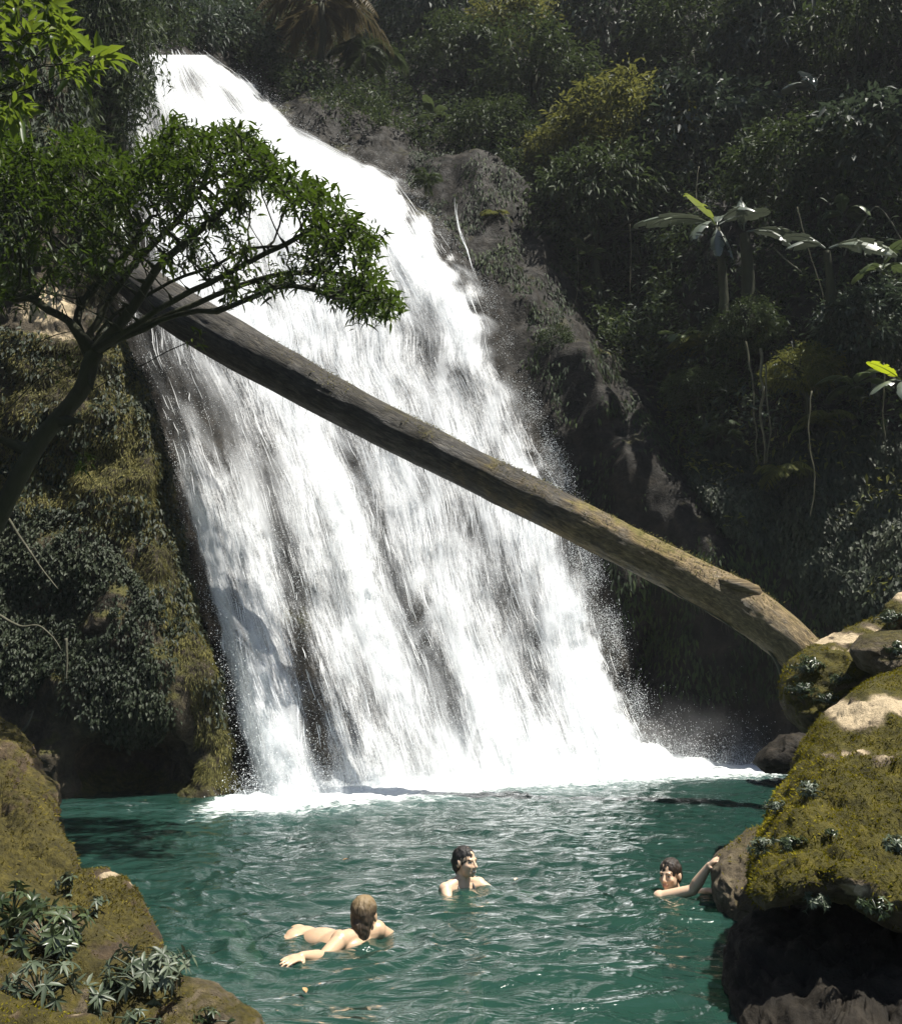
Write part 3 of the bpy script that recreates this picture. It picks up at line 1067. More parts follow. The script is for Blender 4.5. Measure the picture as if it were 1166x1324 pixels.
r4 = rock('boulder', 'small pale topped rock peeking in above the tufts', [
    (1138, 800), (1142, 782), (1160, 766), (1200, 755), (1260, 760), (1280, 800), (1240, 825), (1170, 818)], 8.0, .5, .4, 'rock', .06, 34, (110, 60), ((1170, 770, 22, 8, 1.2),), .7, 1.8)
r5 = rock('boulder', 'speckled brown rock the bather holds on to', [
    (918, 1118), (925, 1104), (942, 1090), (965, 1072), (1010, 1060), (1060, 1090), (1060, 1190), (1030, 1290), (985, 1330), (955, 1330), (944, 1290), (942, 1230), (932, 1180), (921, 1148)], 6.75, .55, .55, 'rock_brown', .05, 44, (170, 90), (), .85, 2.6)
moss_on(*r5, 6000, .03, seed=9, zmin=.2, thr=.0)
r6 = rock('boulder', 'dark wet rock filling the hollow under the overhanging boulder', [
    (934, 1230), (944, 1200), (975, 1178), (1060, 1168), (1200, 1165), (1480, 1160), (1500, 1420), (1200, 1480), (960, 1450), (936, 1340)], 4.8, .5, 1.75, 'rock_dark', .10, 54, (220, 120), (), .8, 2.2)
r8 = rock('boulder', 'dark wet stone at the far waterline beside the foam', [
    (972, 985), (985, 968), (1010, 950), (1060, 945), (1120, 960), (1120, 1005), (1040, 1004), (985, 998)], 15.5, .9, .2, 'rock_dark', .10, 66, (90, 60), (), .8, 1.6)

# left bank
l1 = rock('boulder', 'tall ochre rock bank rising out of the frame beside the shaded pool', [
    (-260, 870), (-60, 900), (10, 930), (40, 962), (48, 998), (72, 1016), (78, 1060), (96, 1092), (106, 1128), (92, 1165), (30, 1195), (-260, 1230)], 8.5, .9, 1.5, 'rock_left', .17, 74, (200, 120), (), .75, 1.1)
moss_on(*l1, 30000, .034, 'mossbrown', seed=15, zmin=-.3, thr=-.3)
l2 = rock('boulder', 'mossy ledge with a rounded pale lip over the water', [
    (20, 1200), (60, 1155), (100, 1128), (135, 1124), (162, 1134), (182, 1162), (198, 1190), (212, 1218), (222, 1244), (180, 1262), (100, 1272), (10, 1260)], 5.75, .36, 2.0, 'rock_left', .07, 84, (160, 90), ((140, 1131, 24, 6, .7), (168, 1142, 10, 8, .5)), .75, 1.9)
moss_on(*l2, 20000, .024, 'mossbrown', seed=16, zmin=.0, thr=-.1)
l3 = rock('boulder', 'long sloping brown rock with silvery plants growing on it', [
    (-220, 1105), (-40, 1120), (30, 1138), (80, 1164), (130, 1196), (180, 1224), (224, 1240), (246, 1264), (240, 1295), (200, 1330), (100, 1390), (-220, 1420)], 4.6, .42, 1.6, 'rock_left', .08, 94, (220, 120), ((70, 1185, 60, 12, .45), (150, 1220, 50, 10, .4)), .78, 1.6)
moss_on(*l3, 24000, .020, 'mossbrown', seed=17, zmin=.15, thr=.0)
l4 = rock('boulder', 'flat brown slab at the water edge below the plants', [
    (125, 1330), (150, 1306), (190, 1284), (240, 1265), (275, 1272), (312, 1290), (340, 1312), (352, 1345), (330, 1400), (220, 1440), (120, 1420)], 4.2, .3, 1.7, 'rock_brown', .05, 104, (150, 90), (), .75, 2.4)
moss_on(*l4, 14000, .015, 'mossbrown', seed=18, zmin=.3, thr=.0)
l5 = rock('boulder', 'rough brown rock between two plant clumps', [
    (-120, 1220), (-20, 1232), (40, 1250), (90, 1262), (112, 1280), (108, 1310), (80, 1350), (-120, 1400)], 3.85, .25, 1.1, 'rock_brown', .05, 114, (120, 70), (), .75, 2.6)
moss_on(*l5, 9000, .016, 'mossbrown', seed=19, zmin=.2, thr=.0)
l6 = rock('boulder', 'low ochre boulder with yellow moss in the corner of the bank', [
    (-100, 1290), (-10, 1278), (40, 1290), (70, 1306), (120, 1312), (160, 1330), (150, 1400), (-100, 1440)], 3.5, .25, 1.0, 'rock_left', .05, 124, (120, 70), ((100, 1318, 20, 6, .7), (20, 1300, 16, 6, .5)), .75, 2.4)
moss_on(*l6, 8000, .014, seed=20, zmin=.2, thr=-.1)
ROCKV = np.concatenate([q[1].reshape(-1, 3) for q in (r1, r2, r3, r4, r5, r6, l1, l2, l3, l4, l5, l6)])
_dep = ROCKV[:, 1] * CT + (ROCKV[:, 2] - CAMZ) * ST
_up = -ROCKV[:, 1] * ST + (ROCKV[:, 2] - CAMZ) * CT
ROCKPX = np.stack([PW / 2 + FOC * ROCKV[:, 0] / _dep, PH / 2 - FOC * _up / _dep], -1)


def on_rock(x, y):
    """point of the nearest rock surface seen at this pixel"""
    r = np.hypot(ROCKPX[:, 0] - x, ROCKPX[:, 1] - y)
    m = r < max(9.0, np.partition(r, 3)[3] + 1e-6)
    k = np.flatnonzero(m)
    return P(x, y, ROCKV[k[np.argmin(_dep[k])], 1])


# ------------------------------------------------------------------ fallen log
root = thing('fallen_log', 'long weathered tree trunk fallen slantwise across the waterfall', 'log', tuple(P(1040, 845, 12.2)))
#            px   py   d     diameter(px)
LOG = np.array([(40, 262, 15.6, 44), (90, 298, 15.4, 46), (150, 342, 15.1, 50), (215, 392, 14.8, 58), (300, 443, 14.5, 60), (370, 483, 14.2, 58), (450, 527, 14.0, 55), (540, 572, 13.8, 53),
                (610, 607, 13.6, 52), (690, 646, 13.4, 53), (770, 686, 13.1, 53), (840, 721, 12.9, 52), (905, 754, 12.7, 54), (960, 784, 12.5, 60), (1010, 822, 12.3, 58), (1060, 872, 12.1, 54)])
c = spline(LOG, 300)
ctr = P(c[:, 0], c[:, 1], c[:, 2])
rad = c[:, 3] / 2 / ppm(c[:, 2], ctr[:, 2])
tt_, nn_, bb_ = frames(ctr)
a = np.linspace(0, 2 * math.pi, 64, endpoint=False)
dirv = np.cos(a)[None, :, None] * nn_[:, None] + np.sin(a)[None, :, None] * bb_[:, None]
s_ = np.linspace(0, 26, 300)[:, None]
q = np.stack([s_ * .35 + 0 * a, np.cos(a)[None] * .9 + 0 * s_, np.sin(a)[None] * .9 + 0 * s_], -1)
q2 = q * np.array([1.2, 5.0, 5.0])
rr = rad[:, None] * (1 + .10 * fbm(q * .9, 3, 200) + .05 * fbm(q2, 4, 201) + .03 * ridged(q2 * 2.2, 3, 202))
V = ctr[:, None] + dirv * rr[..., None]
# bare wood towards the low end, bark and moss in the middle
LOGV, LOGD = V, dirv
t = NT('log wood')
st_ = t.attr('along')
cr = t.n('UVMap', uv_map='grain')
g1 = t.noise(t.mapping(cr.outputs[0], (1.0, 7, 1)), 3.0, 8, .7, .5, '2D')
g2 = t.noise(t.mapping(cr.outputs[0], (2.0, 30, 1)), 3.0, 6, .7, .3, '2D')
pat = t.noise(t.pos(), 1.7, 6, .65)
bark = t.ramp(g1, [(.28, (.008, .007, .006)), (.5, (.028, .025, .019)), (.72, (.085, .075, .055))])
wood = t.ramp(g1, [(.25, (.035, .026, .014)), (.5, (.18, .13, .062)), (.75, (.38, .28, .14))])
col = t.mix(t.maprange(t.math('ADD', st_, t.math('MULTIPLY', t.math('SUBTRACT', pat, .5), .6)), .5, .8), bark, wood)
sx = t.n('SeparateXYZ')
t.l(t.n('NewGeometry').outputs['Normal'], sx.inputs[0])
mm = t.maprange(t.math('ADD', t.math('MULTIPLY', sx.outputs['Z'], .28), pat), .64, .90)
mm = t.math('MULTIPLY', mm, t.maprange(st_, .35, .6))
mm = t.math('MULTIPLY', mm, t.maprange(st_, 1.0, .7, .35, 1))
col = t.mix(mm, col, t.ramp(g1, [(.3, (.05, .048, .009)), (.7, (.21, .18, .04))]))
col = t.mix(1, col, t.ramp(g2, [(.25, .5), (.7, 1.3)]), 'MULTIPLY')
lm = t.done(t.bsdf(col, t.ramp(pat, [(.35, .45), (.6, .85)]), .35, t.bump(t.math('ADD', g1, t.math('MULTIPLY', g2, .5)), .9, .05)))
al_ = np.repeat(np.linspace(0, 1, 300), 64)
ga = np.tile(a / (2 * math.pi), 300)
uvs = np.stack([np.repeat(s_[:, 0], 64), np.abs(ga - .5) * 2], -1)
part('trunk', mesh('trunk', V.reshape(-1, 3), grid_faces(300, 64, True)[:, ::-1], lm, {'along': al_, 'grain': uvs}), root)
# knot: stub of a broken limb near the low end
k0 = P(945, 748, 12.35)
kn = np.array([P(915, 748, 12.55), P(945, 756, 12.35), P(968, 762, 12.3), P(984, 776, 12.35)])
v_, f_ = tube(spline(kn, 24), np.interp(np.linspace(0, 1, 24), [0, .45, .8, 1], [.06, .12, .11, .04]), 18)
v_ = v_ + .03 * np.stack([fbm(v_ * 6, 3, 210), fbm(v_ * 6, 3, 211), fbm(v_ * 6, 3, 212)], -1)
part('knot', mesh('knot', v_, f_, lm, {'along': np.full(len(v_), .95), 'grain': np.stack([v_[:, 0], v_[:, 2] * 2], -1)}), root)
# slender dead stems hanging under the low end
for pts, rr0 in (([(800, 712), (850, 742), (900, 768), (940, 792), (975, 820), (1000, 850), (1012, 880)], .022), ([(830, 722), (880, 748), (930, 775), (965, 800), (1000, 830)], .016),
                 ([(780, 702), (830, 735), (880, 772), (930, 800), (962, 826)], .010)):
    q = spline(np.array(pts, float), 30)
    w3 = P(q[:, 0], q[:, 1], np.interp(q[:, 0], LOG[:, 0], LOG[:, 2]) - .1)
    v_, f_ = tube(w3, rr0, 6)
    part('hanging_root', mesh('hanging_root', v_, f_, M['bark_pale']), root)
# threads of moss dripping off the underside
sp1 = Soup()
for k in range(150):
    x = RNG.uniform(290, 760) if k < 110 else RNG.uniform(760, 1000)
    yb = np.interp(x, LOG[:, 0], LOG[:, 1]) + np.interp(x, LOG[:, 0], LOG[:, 3]) * .45
    d0 = np.interp(x, LOG[:, 0], LOG[:, 2])
    h = RNG.uniform(.05, .32)
    p0 = P(x, yb, d0)
    q = np.stack([p0 + np.array([RNG.normal(0, .01), 0, -h * s]) for s in np.linspace(0, 1, 4)])
    v_, f_ = tube(q, [.004, .004, .003, .001], 3, False)
    sp1.add(v_, f_)
part('moss', sp1.mesh('moss', M['vine']), root)['kind'] = 'stuff'
# moss fuzz on the top of the log
i = RNG.integers(90, 290, 26000)
j = RNG.integers(0, 64, 26000)
nz = LOGD[i, j, 2]
m = fbm(LOGV[i, j] * 1.5, 3, 220)
ok = (nz > .05 + .3 * RNG.random(26000)) & (m > -.05 + .1 * RNG.normal(size=26000)) & (RNG.random(26000) < np.interp(i, [90, 130, 220, 290], [.2, .8, .6, .15]))
i, j = i[ok], j[ok]
p = LOGV[i, j] + RNG.normal(0, .03, (len(i), 3)) * np.array([1, 1, .2])
v_, f_, tn = leaves(p, unit(LOGD[i, j] + RNG.normal(0, .6, (len(i), 3))), rdir(len(i)), RNG.uniform(.02, .06, len(i)), .25, .2, .1, False)
o = part('moss', mesh('moss', v_, f_, M['grass'], {'tint': tn}), root)
o['kind'] = 'stuff'
# ------------------------------------------------------------------ trees and plants
def colonize(start, attract, step=.12, kill=.2, infl=1.2, iters=140, seeds=None):
    """space colonisation: grows a branching skeleton from the given starting chain towards the attraction points"""
    nodes = [np.array(s, float) for s in start]
    par = [-1] + list(range(len(nodes) - 1))
    if seeds:
        for chain in seeds:                     # (index of the node it leaves, [points])
            k, pts = chain
            for p_ in pts:
                nodes.append(np.array(p_, float))
                par.append(k)
                k = len(nodes) - 1
    A = np.array(attract, float)
    alive = np.ones(len(A), bool)
    near = np.full(len(A), -1)
    nd = np.full(len(A), 1e9)
    done = 0
    for it in range(iters):
        Nn = np.array(nodes)
        if done < len(Nn):
            dd = np.linalg.norm(A[:, None] - Nn[None, done:], axis=-1)
            k = dd.argmin(1)
            dm = dd[np.arange(len(A)), k]
            b = dm < nd
            near[b] = k[b] + done
            nd[b] = dm[b]
            done = len(Nn)
        alive &= nd > kill
        use = alive & (nd < infl)
        if not use.any():
            break
        grown = 0
        for k in np.unique(near[use]):
            m = use & (near == k)
            d = unit(unit(A[m] - Nn[k]).mean(0) + RNG.normal(0, .12, 3))
            q = Nn[k] + d * step
            if np.min(np.linalg.norm(Nn - q, axis=1)) < step * .35:
                continue
            nodes.append(q)
            par.append(int(k))
            grown += 1
        if not grown:
            break
    return np.array(nodes), np.array(par)


def skeleton_tubes(nodes, par, r_tip=.006, power=2.3, r_max=.16, ns=6):
    n = len(nodes)
    ch = [[] for _ in range(n)]
    for i, p_ in enumerate(par):
        if p_ >= 0:
            ch[p_].append(i)
    r = np.zeros(n)
    for i in range(n - 1, -1, -1):
        r[i] = r_tip if not ch[i] else (sum(r[c] ** power for c in ch[i])) ** (1 / power)
    r = np.minimum(r, r_max)
    chains = []
    stack = [(0, None)]
    while stack:
        i, pr = stack.pop()
        c = [i] if pr is None else [pr, i]
        while ch[i]:
            big = max(ch[i], key=lambda k: r[k])
            for k in ch[i]:
                if k != big:
                    stack.append((k, i))
            i = big
            c.append(i)
        chains.append(c)
    tips = [i for i in range(n) if not ch[i]]
    return chains, r, tips, ch


def rosettes(tips, outd, per, L, width, spread=.9, up=.25, droop=.2, full=True, jitter=.03, tint_of=None):
    k = len(tips)
    pos = np.repeat(tips, per, 0) + RNG.normal(0, jitter, (k * per, 3))
    d = unit(np.repeat(outd, per, 0) * .55 + rdir(k * per) * spread + np.array([0, 0, up]))
    nrm = unit(np.array([0, 0, 1.0]) + .45 * rdir(k * per))
    tt = np.clip(np.repeat(RNG.random(k) if tint_of is None else tint_of, per) * .6 + .4 * RNG.random(k * per), 0, 1)
    return leaves(pos, d, nrm, L * np.repeat(RNG.uniform(.7, 1.35, k), per) * RNG.uniform(.6, 1.2, k * per), width, droop, .25, full, tt)


# ---- the leaning tree with the flat spreading crown
D0 = 9.6
CROWN = [(-120, 330), (-120, 215), (-60, 205), (0, 168), (35, 192), (70, 198), (110, 160), (150, 206), (185, 196), (205, 172), (232, 150), (258, 176), (300, 160), (345, 182), (382, 226), (405, 236), (440, 262), (465, 292),
         (490, 300), (478, 330), (500, 372), (522, 402), (490, 416), (440, 398), (380, 386), (300, 388), (250, 372), (180, 350), (100, 372), (40, 400), (-60, 430)]
pp = np.column_stack([RNG.uniform(-120, 525, 26000), RNG.uniform(150, 430, 26000)])
ins = inpoly(pp[:, 0], pp[:, 1], CROWN)
topy = np.interp(pp[:, 0], [-120, 0, 60, 110, 150, 205, 232, 258, 300, 345, 385, 440, 488, 525], [210, 168, 195, 160, 204, 172, 152, 174, 162, 182, 228, 262, 300, 400])
dep = (pp[:, 1] - topy) / 190.0
prob = np.where(pp[:, 0] < 190, np.where(dep < .5, .9, .16), np.where(dep < .42, 1.0, np.clip(.34 - .25 * dep, .10, 1)))
prob = np.where((pp[:, 0] > 420), np.maximum(prob, .7), prob)
hole = fbm(np.column_stack([pp / 38.0, np.zeros(len(pp))]), 2, 300) > .28
sel = ins & (RNG.random(len(pp)) < prob) & ~(hole & (dep > .25))
pp = pp[sel][:4300]
dz = D0 + RNG.uniform(-1.1, 1.3, len(pp)) - .8 * (pp[:, 0] / 520)
att = P(pp[:, 0], pp[:, 1], dz)
trunk_px = [(-30, 740, 10.6), (-12, 690, 10.5), (8, 650, 10.4), (30, 606, 10.25), (58, 562, 10.1), (88, 528, 10.0), (108, 500, 9.9), (117, 470, 9.85), (126, 450, 9.8)]
tq = spline(np.array(trunk_px, float), 24)
start = P(tq[:, 0], tq[:, 1], tq[:, 2])
mk = lambda pts, n=14: [P(a_, b_, c_) for a_, b_, c_ in spline(np.array(pts, float), n)]
limbs = [(23, mk([(140, 446, 9.8), (190, 424, 9.6), (240, 405, 9.4), (290, 400, 9.2), (330, 384, 9.1), (375, 368, 8.9), (430, 385, 8.8)])),
         (23, mk([(128, 430, 9.8), (150, 405, 9.9), (185, 385, 9.9), (230, 360, 9.8), (275, 345, 9.7), (320, 322, 9.6), (370, 318, 9.5)])),
         (22, mk([(108, 440, 9.9), (100, 410, 10), (112, 385, 10.1), (140, 355, 10.2), (170, 320, 10.2), (195, 280, 10.2)])),
         (21, mk([(95, 428, 9.9), (70, 434, 9.9), (42, 450, 10), (38, 490, 10), (20, 510, 10)], 10)),
         (22, mk([(90, 415, 9.8), (62, 400, 9.8), (40, 385, 9.7), (10, 385, 9.6), (-40, 370, 9.5)], 10)),
         (20, mk([(120, 505, 9.8), (150, 486, 9.7), (185, 472, 9.6), (215, 455, 9.5), (255, 438, 9.4)], 10)),
         (10, mk([(-20, 560, 10.2), (20, 520, 10.1), (50, 490, 10), (90, 470, 9.9)], 8)),
         (23, mk([(150, 425, 9.5), (178, 390, 9.4), (205, 345, 9.3), (250, 305, 9.2), (300, 262, 9.1), (335, 225, 9.0)])),
         (23, mk([(160, 430, 9.3), (215, 395, 9.2), (275, 362, 9.1), (340, 330, 9.0), (400, 300, 8.9), (450, 290, 8.8)])),
         (22, mk([(118, 430, 10.2), (140, 392, 10.3), (175, 340, 10.4), (225, 290, 10.4), (262, 240, 10.4)])),
         (23, mk([(170, 428, 10), (240, 398, 10), (310, 370, 10), (385, 352, 9.9), (455, 360, 9.8), (505, 398, 9.7)])),
         (13, mk([(110, 545, 9.8), (109, 580, 9.7), (107, 600, 9.7)], 5))]
nodes, par = colonize(start, att, .13, .17, 1.0, 120, limbs)
chains, rads, tips, chl = skeleton_tubes(nodes, par, .0062, 2.35, .15)
root = thing('leaning_tree', 'dark leaning tree with a flat spreading crown reaching out in front of the falls', 'tree', tuple(start[0]))
main, minor = [], []
for k, c in enumerate(chains):
    (main if (len(c) > 14 and rads[c[min(2, len(c) - 1)]] > .03) else minor).append(c)
tr_v, tr_f = tube(nodes[chains[0]], np.maximum(rads[chains[0]], np.interp(np.arange(len(chains[0])), [0, 24, 40], [.125, .066, .0])), 10)
tr_v = tr_v + .012 * np.stack([fbm(tr_v * 9, 3, 1), fbm(tr_v * 9, 3, 2), fbm(tr_v * 9, 3, 3)], -1)
sp0 = Soup()
sp0.add(tr_v, tr_f)
part('trunk', sp0.mesh('trunk', M['bark']), root)
for c in main[1:]:
    q = nodes[c] + RNG.normal(0, .008, (len(c), 3))
    v_, f_ = tube(q, np.maximum(rads[c], .008), 7)
    s1 = Soup()
    s1.add(v_, f_)
    part('branch', s1.mesh('branch', M['bark']), root)
sp1 = Soup()
for c in minor:
    v_, f_ = tube(nodes[c], np.maximum(rads[c], .0062), 4, False)
    sp1.add(v_, f_)
part('twigs', sp1.mesh('twigs', M['bark']), root)['kind'] = 'stuff'
tp = np.array([i for i in tips if i > 24 + 70])
outd = unit(nodes[tp] - nodes[par[tp]])
# extra rosettes along the outer twigs
ex = np.array([par[i] for i in tp if RNG.random() < .75])
tp2 = np.concatenate([tp, ex])
out2 = np.concatenate([outd, unit(nodes[ex] - nodes[par[ex]] + RNG.normal(0, .3, (len(ex), 3)))])
scr_x = PW / 2 + nodes[tp2, 0] / nodes[tp2, 1] * FOC
v_, f_, tn = rosettes(nodes[tp2], out2, 17, .125, .25, .85, .25, .25, True, .05)
part('crown', mesh('crown', v_, f_, M['leaf_near'], {'tint': tn}, smooth=False), root)

# ---- bright leafed tree at the very left edge, nearer
D1 = 6.3
POLY = [(-160, -140), (40, -140), (70, -20), (70, 10), (95, 40), (140, 62), (135, 95), (100, 112), (60, 130), (40, 150), (-20, 165), (-160, 190)]
pp = np.column_stack([RNG.uniform(-160, 140, 9000), RNG.uniform(-140, 190, 9000)])
pp = pp[inpoly(pp[:, 0], pp[:, 1], POLY)][:480]
att = P(pp[:, 0], pp[:, 1], D1 + RNG.uniform(-.6, .7, len(pp)))
start = [P(-190, 420, 6.6), P(-178, 360, 6.55), P(-168, 300, 6.5), P(-150, 250, 6.4), P(-125, 200, 6.4), P(-105, 160, 6.35)]
nodes, par = colonize(start, att, .1, .15, .9, 90)
chains, rads, tips, chl = skeleton_tubes(nodes, par, .004, 2.3, .07)
root = thing('broadleaf_tree', 'bright green broadleaf tree with some yellowed leaves leaning in over the leaning tree', 'tree', tuple(start[0]))
s1 = Soup()
for c in chains[:1]:
    s1.add(*tube(nodes[c], np.maximum(rads[c], .006), 8))
part('trunk', s1.mesh('trunk', M['bark']), root)
s1 = Soup()
for c in chains[1:]:
    s1.add(*tube(nodes[c], np.maximum(rads[c], .004), 5, False))
part('twigs', s1.mesh('twigs', M['bark']), root)['kind'] = 'stuff'
tp = np.array(tips)
v_, f_, tn = rosettes(nodes[tp], unit(nodes[tp] - nodes[par[tp]]), 12, .19, .30, .8, .2, .25, True, .03)
part('crown', mesh('crown', v_, f_, M['leaf_bright'], {'tint': tn ** 1.3}, smooth=False), root)

# ---- dark trunk hung with creepers behind it
root = thing('creeper_draped_tree', 'dark tall tree trunk draped with drooping creepers beside the lip of the falls', 'tree', tuple(P(145, 330, 17.5)))
q = spline(np.array([(150, 330, 17.5), (143, 250, 17.4), (138, 160, 17.3), (134, 70, 17.3), (140, -60, 17.2), (150, -200, 17)], float), 40)
v_, f_ = tube(P(q[:, 0], q[:, 1], q[:, 2]), np.linspace(.40, .26, 40), 16)
v_ = v_ + .07 * np.stack([fbm(v_ * 2, 3, 4), fbm(v_ * 2, 3, 5), 0 * v_[:, 0]], -1)
s1 = Soup()
s1.add(v_, f_)
part('trunk', s1.mesh('trunk', M['bark']), root)
s1 = Soup()
for (x0, x1, y0, y1, n, lmin, lmax, dd0) in ((108, 205, -140, 40, 260, .5, 2.2, 16.9), (140, 200, 50, 120, 110, .5, 1.4, 16.6), (118, 180, 30, 190, 160, .3, 1.2, 16.8), (60, 140, -140, 120, 170, .4, 1.6, 17.5)):
    for k in range(n):
        x, y = RNG.uniform(x0, x1), RNG.uniform(y0, y1)
        d = dd0 + RNG.uniform(-.5, .8)
        p0 = P(x, y, d)
        h = RNG.uniform(lmin, lmax)
        o_ = RNG.normal(0, .25, 2) + np.array([.12 * (x1 > 200), 0])
        tt = np.linspace(0, 1, 5)
        q = p0 + np.stack([o_[0] * tt, o_[1] * tt, .12 * tt - h * tt ** 1.6], -1)
        s1.add(*tube(q, np.linspace(.010, .003, 5), 3, False), tint=RNG.random())
        m = int(8 + 9 * h)
        ti = RNG.random(m)
        pl = p0 + np.stack([o_[0] * ti, o_[1] * ti, .12 * ti - h * ti ** 1.6], -1)
        v_, f_, tn = leaves(pl, unit(rdir(m) * .8 + np.array([0, -.1, -.7])), rdir(m), RNG.uniform(.06, .2, m), .3, .2, .2, False)
        s1.add(v_, f_, tn)
part('creeper', s1.mesh('creeper', M['leaf_jungle'], smooth=False), root)['kind'] = 'stuff'


# ---- jungle on the slopes
def crown_mesh(name, seed, n_clump, per, R, squash, L, width, droop, mat, gap=.0, spread=.5, full=False):
    """crown of leaf clumps around the origin: uneven shell with bays and gaps"""
    g = np.random.default_rng(seed)
    d = unit(g.normal(size=(n_clump, 3)) + np.array([0, 0, .25]))
    rr_ = R * (.62 + .38 * g.random(n_clump) ** .5) * (1 + .35 * fbm(d * 1.6 + seed, 2, seed))
    c = d * rr_[:, None] * np.array([1, 1, squash])
    keep_ = fbm(d * 2.6 + seed, 2, seed + 3) > gap - .35
    c, d = c[keep_], d[keep_]
    k = len(c)
    pos = np.repeat(c, per, 0) + g.normal(0, spread * R * .22, (k * per, 3)) * np.array([1, 1, .6])
    dirs = unit(np.repeat(d, per, 0) * .7 + g.normal(size=(k * per, 3)) * .6 + np.array([0, 0, -.35]))
    nrm = unit(np.array([0, 0, 1.0]) + .6 * g.normal(size=(k * per, 3)))
    tn = np.clip(np.repeat(g.random(k), per) * .5 + .5 * g.random(k * per), 0, 1)
    v, f, t_ = leaves(pos, dirs, nrm, L * g.uniform(.6, 1.35, k * per), width, droop, .25, full, tn)
    return mesh(name, v, f, M[mat], {'tint': t_}, smooth=False)


def limb_mesh(name, seed, R, H, mat):
    g = np.random.default_rng(seed)
    s1 = Soup()
    tt = np.linspace(0, 1, 10)
    top = np.array([g.normal(0, .15) * R, g.normal(0, .15) * R, 0])
    q = np.stack([top[0] * tt + .06 * R * np.sin(tt * 5 + seed), top[1] * tt + .05 * R * np.cos(tt * 4 + seed), -H + H * tt], -1)
    s1.add(*tube(q, np.linspace(.10, .05, 10) * R * .8, 8))
    for k in range(7):
        d = unit(g.normal(size=3) + np.array([0, 0, .7]))
        st_ = q[6 + k % 4]
        e = st_ + d * R * g.uniform(.6, .95)
        m = (st_ + e) / 2 + g.normal(0, .08, 3) * R
        s1.add(*tube(spline(np.array([st_, m, e]), 7), np.linspace(.04, .010, 7) * R, 5, False))
    return s1.mesh(name, M[mat])


def frond_mesh(name, seed, n, L, mat, drop=1.0, width=.055, sub=34, tilt=.9):
    """pinnate fronds arching from the origin"""
    g = np.random.default_rng(seed)
    s1 = Soup()
    for k in range(n):
        az = 2 * math.pi * k / n + g.normal(0, .25)
        el = g.uniform(.2, tilt)
        h = np.array([math.cos(az), math.sin(az), 0])
        l = L * g.uniform(.7, 1.15)
        tt = np.linspace(0, 1, 12)
        q = h * (l * tt * math.cos(el))[:, None] + np.array([0, 0, 1]) * (l * (tt * math.sin(el) - drop * .75 * tt ** 2.2))[:, None]
        s1.add(*tube(q, np.linspace(.018, .004, 12) * L * .5, 4, False), tint=.3)
        ti = np.linspace(.12, 1, sub)
        pos = np.stack([np.interp(ti, tt, q[:, c]) for c in range(3)], -1)
        tan = unit(np.stack([np.interp(ti, tt, np.gradient(q[:, c])) for c in range(3)], -1))
        sd = unit(np.cross(tan, [0, 0, 1.0]))
        for sgn in (-1, 1):
            dl = unit(sd * sgn + tan * .75 + np.array([0, 0, -.25]) + g.normal(0, .08, pos.shape))
            ll = l * .30 * np.sin(np.pi * (.08 + .86 * ti)) ** .7
            v, f, t_ = leaves(pos, dl, np.cross(dl, tan) * sgn + np.array([0, 0, .4]), ll, width / .3 * .5, .35, .2, False, np.full(len(ti), g.random()) * .7 + .3 * g.random(len(ti)))
            s1.add(v, f, t_)
    return s1.mesh(name, M[mat], smooth=False)


CR = {
    'bushy': (crown_mesh('crown', 401, 330, 24, 1.0, .85, .105, .34, .3, 'leaf_jungle', .05), limb_mesh('trunk', 411, 1, 1.7, 'bark')),
    'bushy_b': (crown_mesh('crown', 402, 320, 24, 1.0, .75, .115, .30, .35, 'leaf_jungle', .12), limb_mesh('trunk', 412, 1, 1.7, 'bark')),
    'yellow': (crown_mesh('crown', 403, 340, 24, 1.0, .72, .12, .30, .35, 'leaf_yellow', .08), limb_mesh('trunk', 413, 1, 1.7, 'bark')),
    'grey': (crown_mesh('crown', 404, 300, 18, 1.0, .9, .15, .40, .35, 'leaf_grey', .15), limb_mesh('trunk', 414, 1, 1.9, 'bark_pale')),
    'loose': (crown_mesh('crown', 405, 190, 16, 1.0, .7, .19, .28, .4, 'leaf_grey', .25, .65), limb_mesh('trunk', 415, 1, 2.2, 'bark_pale')),
}
GRP = 'jungle trees on the slope'


def jtree(kind, px, py, rpx, label, name='jungle_tree', off=.9, rot=0.0, cat='tree', sq=1.0):
    d = float(wall_d(px, py)) - off
    p0 = P(px, py, d)
    R = rpx / ppm(d, p0[2])
    d = d - R * .35
    p0 = P(px, py, d)
    H = 1.7 if kind not in ('grey', 'loose') else (1.9 if kind == 'grey' else 2.2)
    root = thing(name, label, cat, (p0[0], p0[1], p0[2] - H * R), GRP)
    for nm, me in zip(('crown', 'trunk'), CR[kind]):
        o = bpy.data.objects.new(nm, me)
        COL.objects.link(o)
        o.parent = root
        o.location = (0, 0, H * R)
        o.rotation_euler = (0, 0, rot)
        o.scale = (R, R, R * sq)
    return root


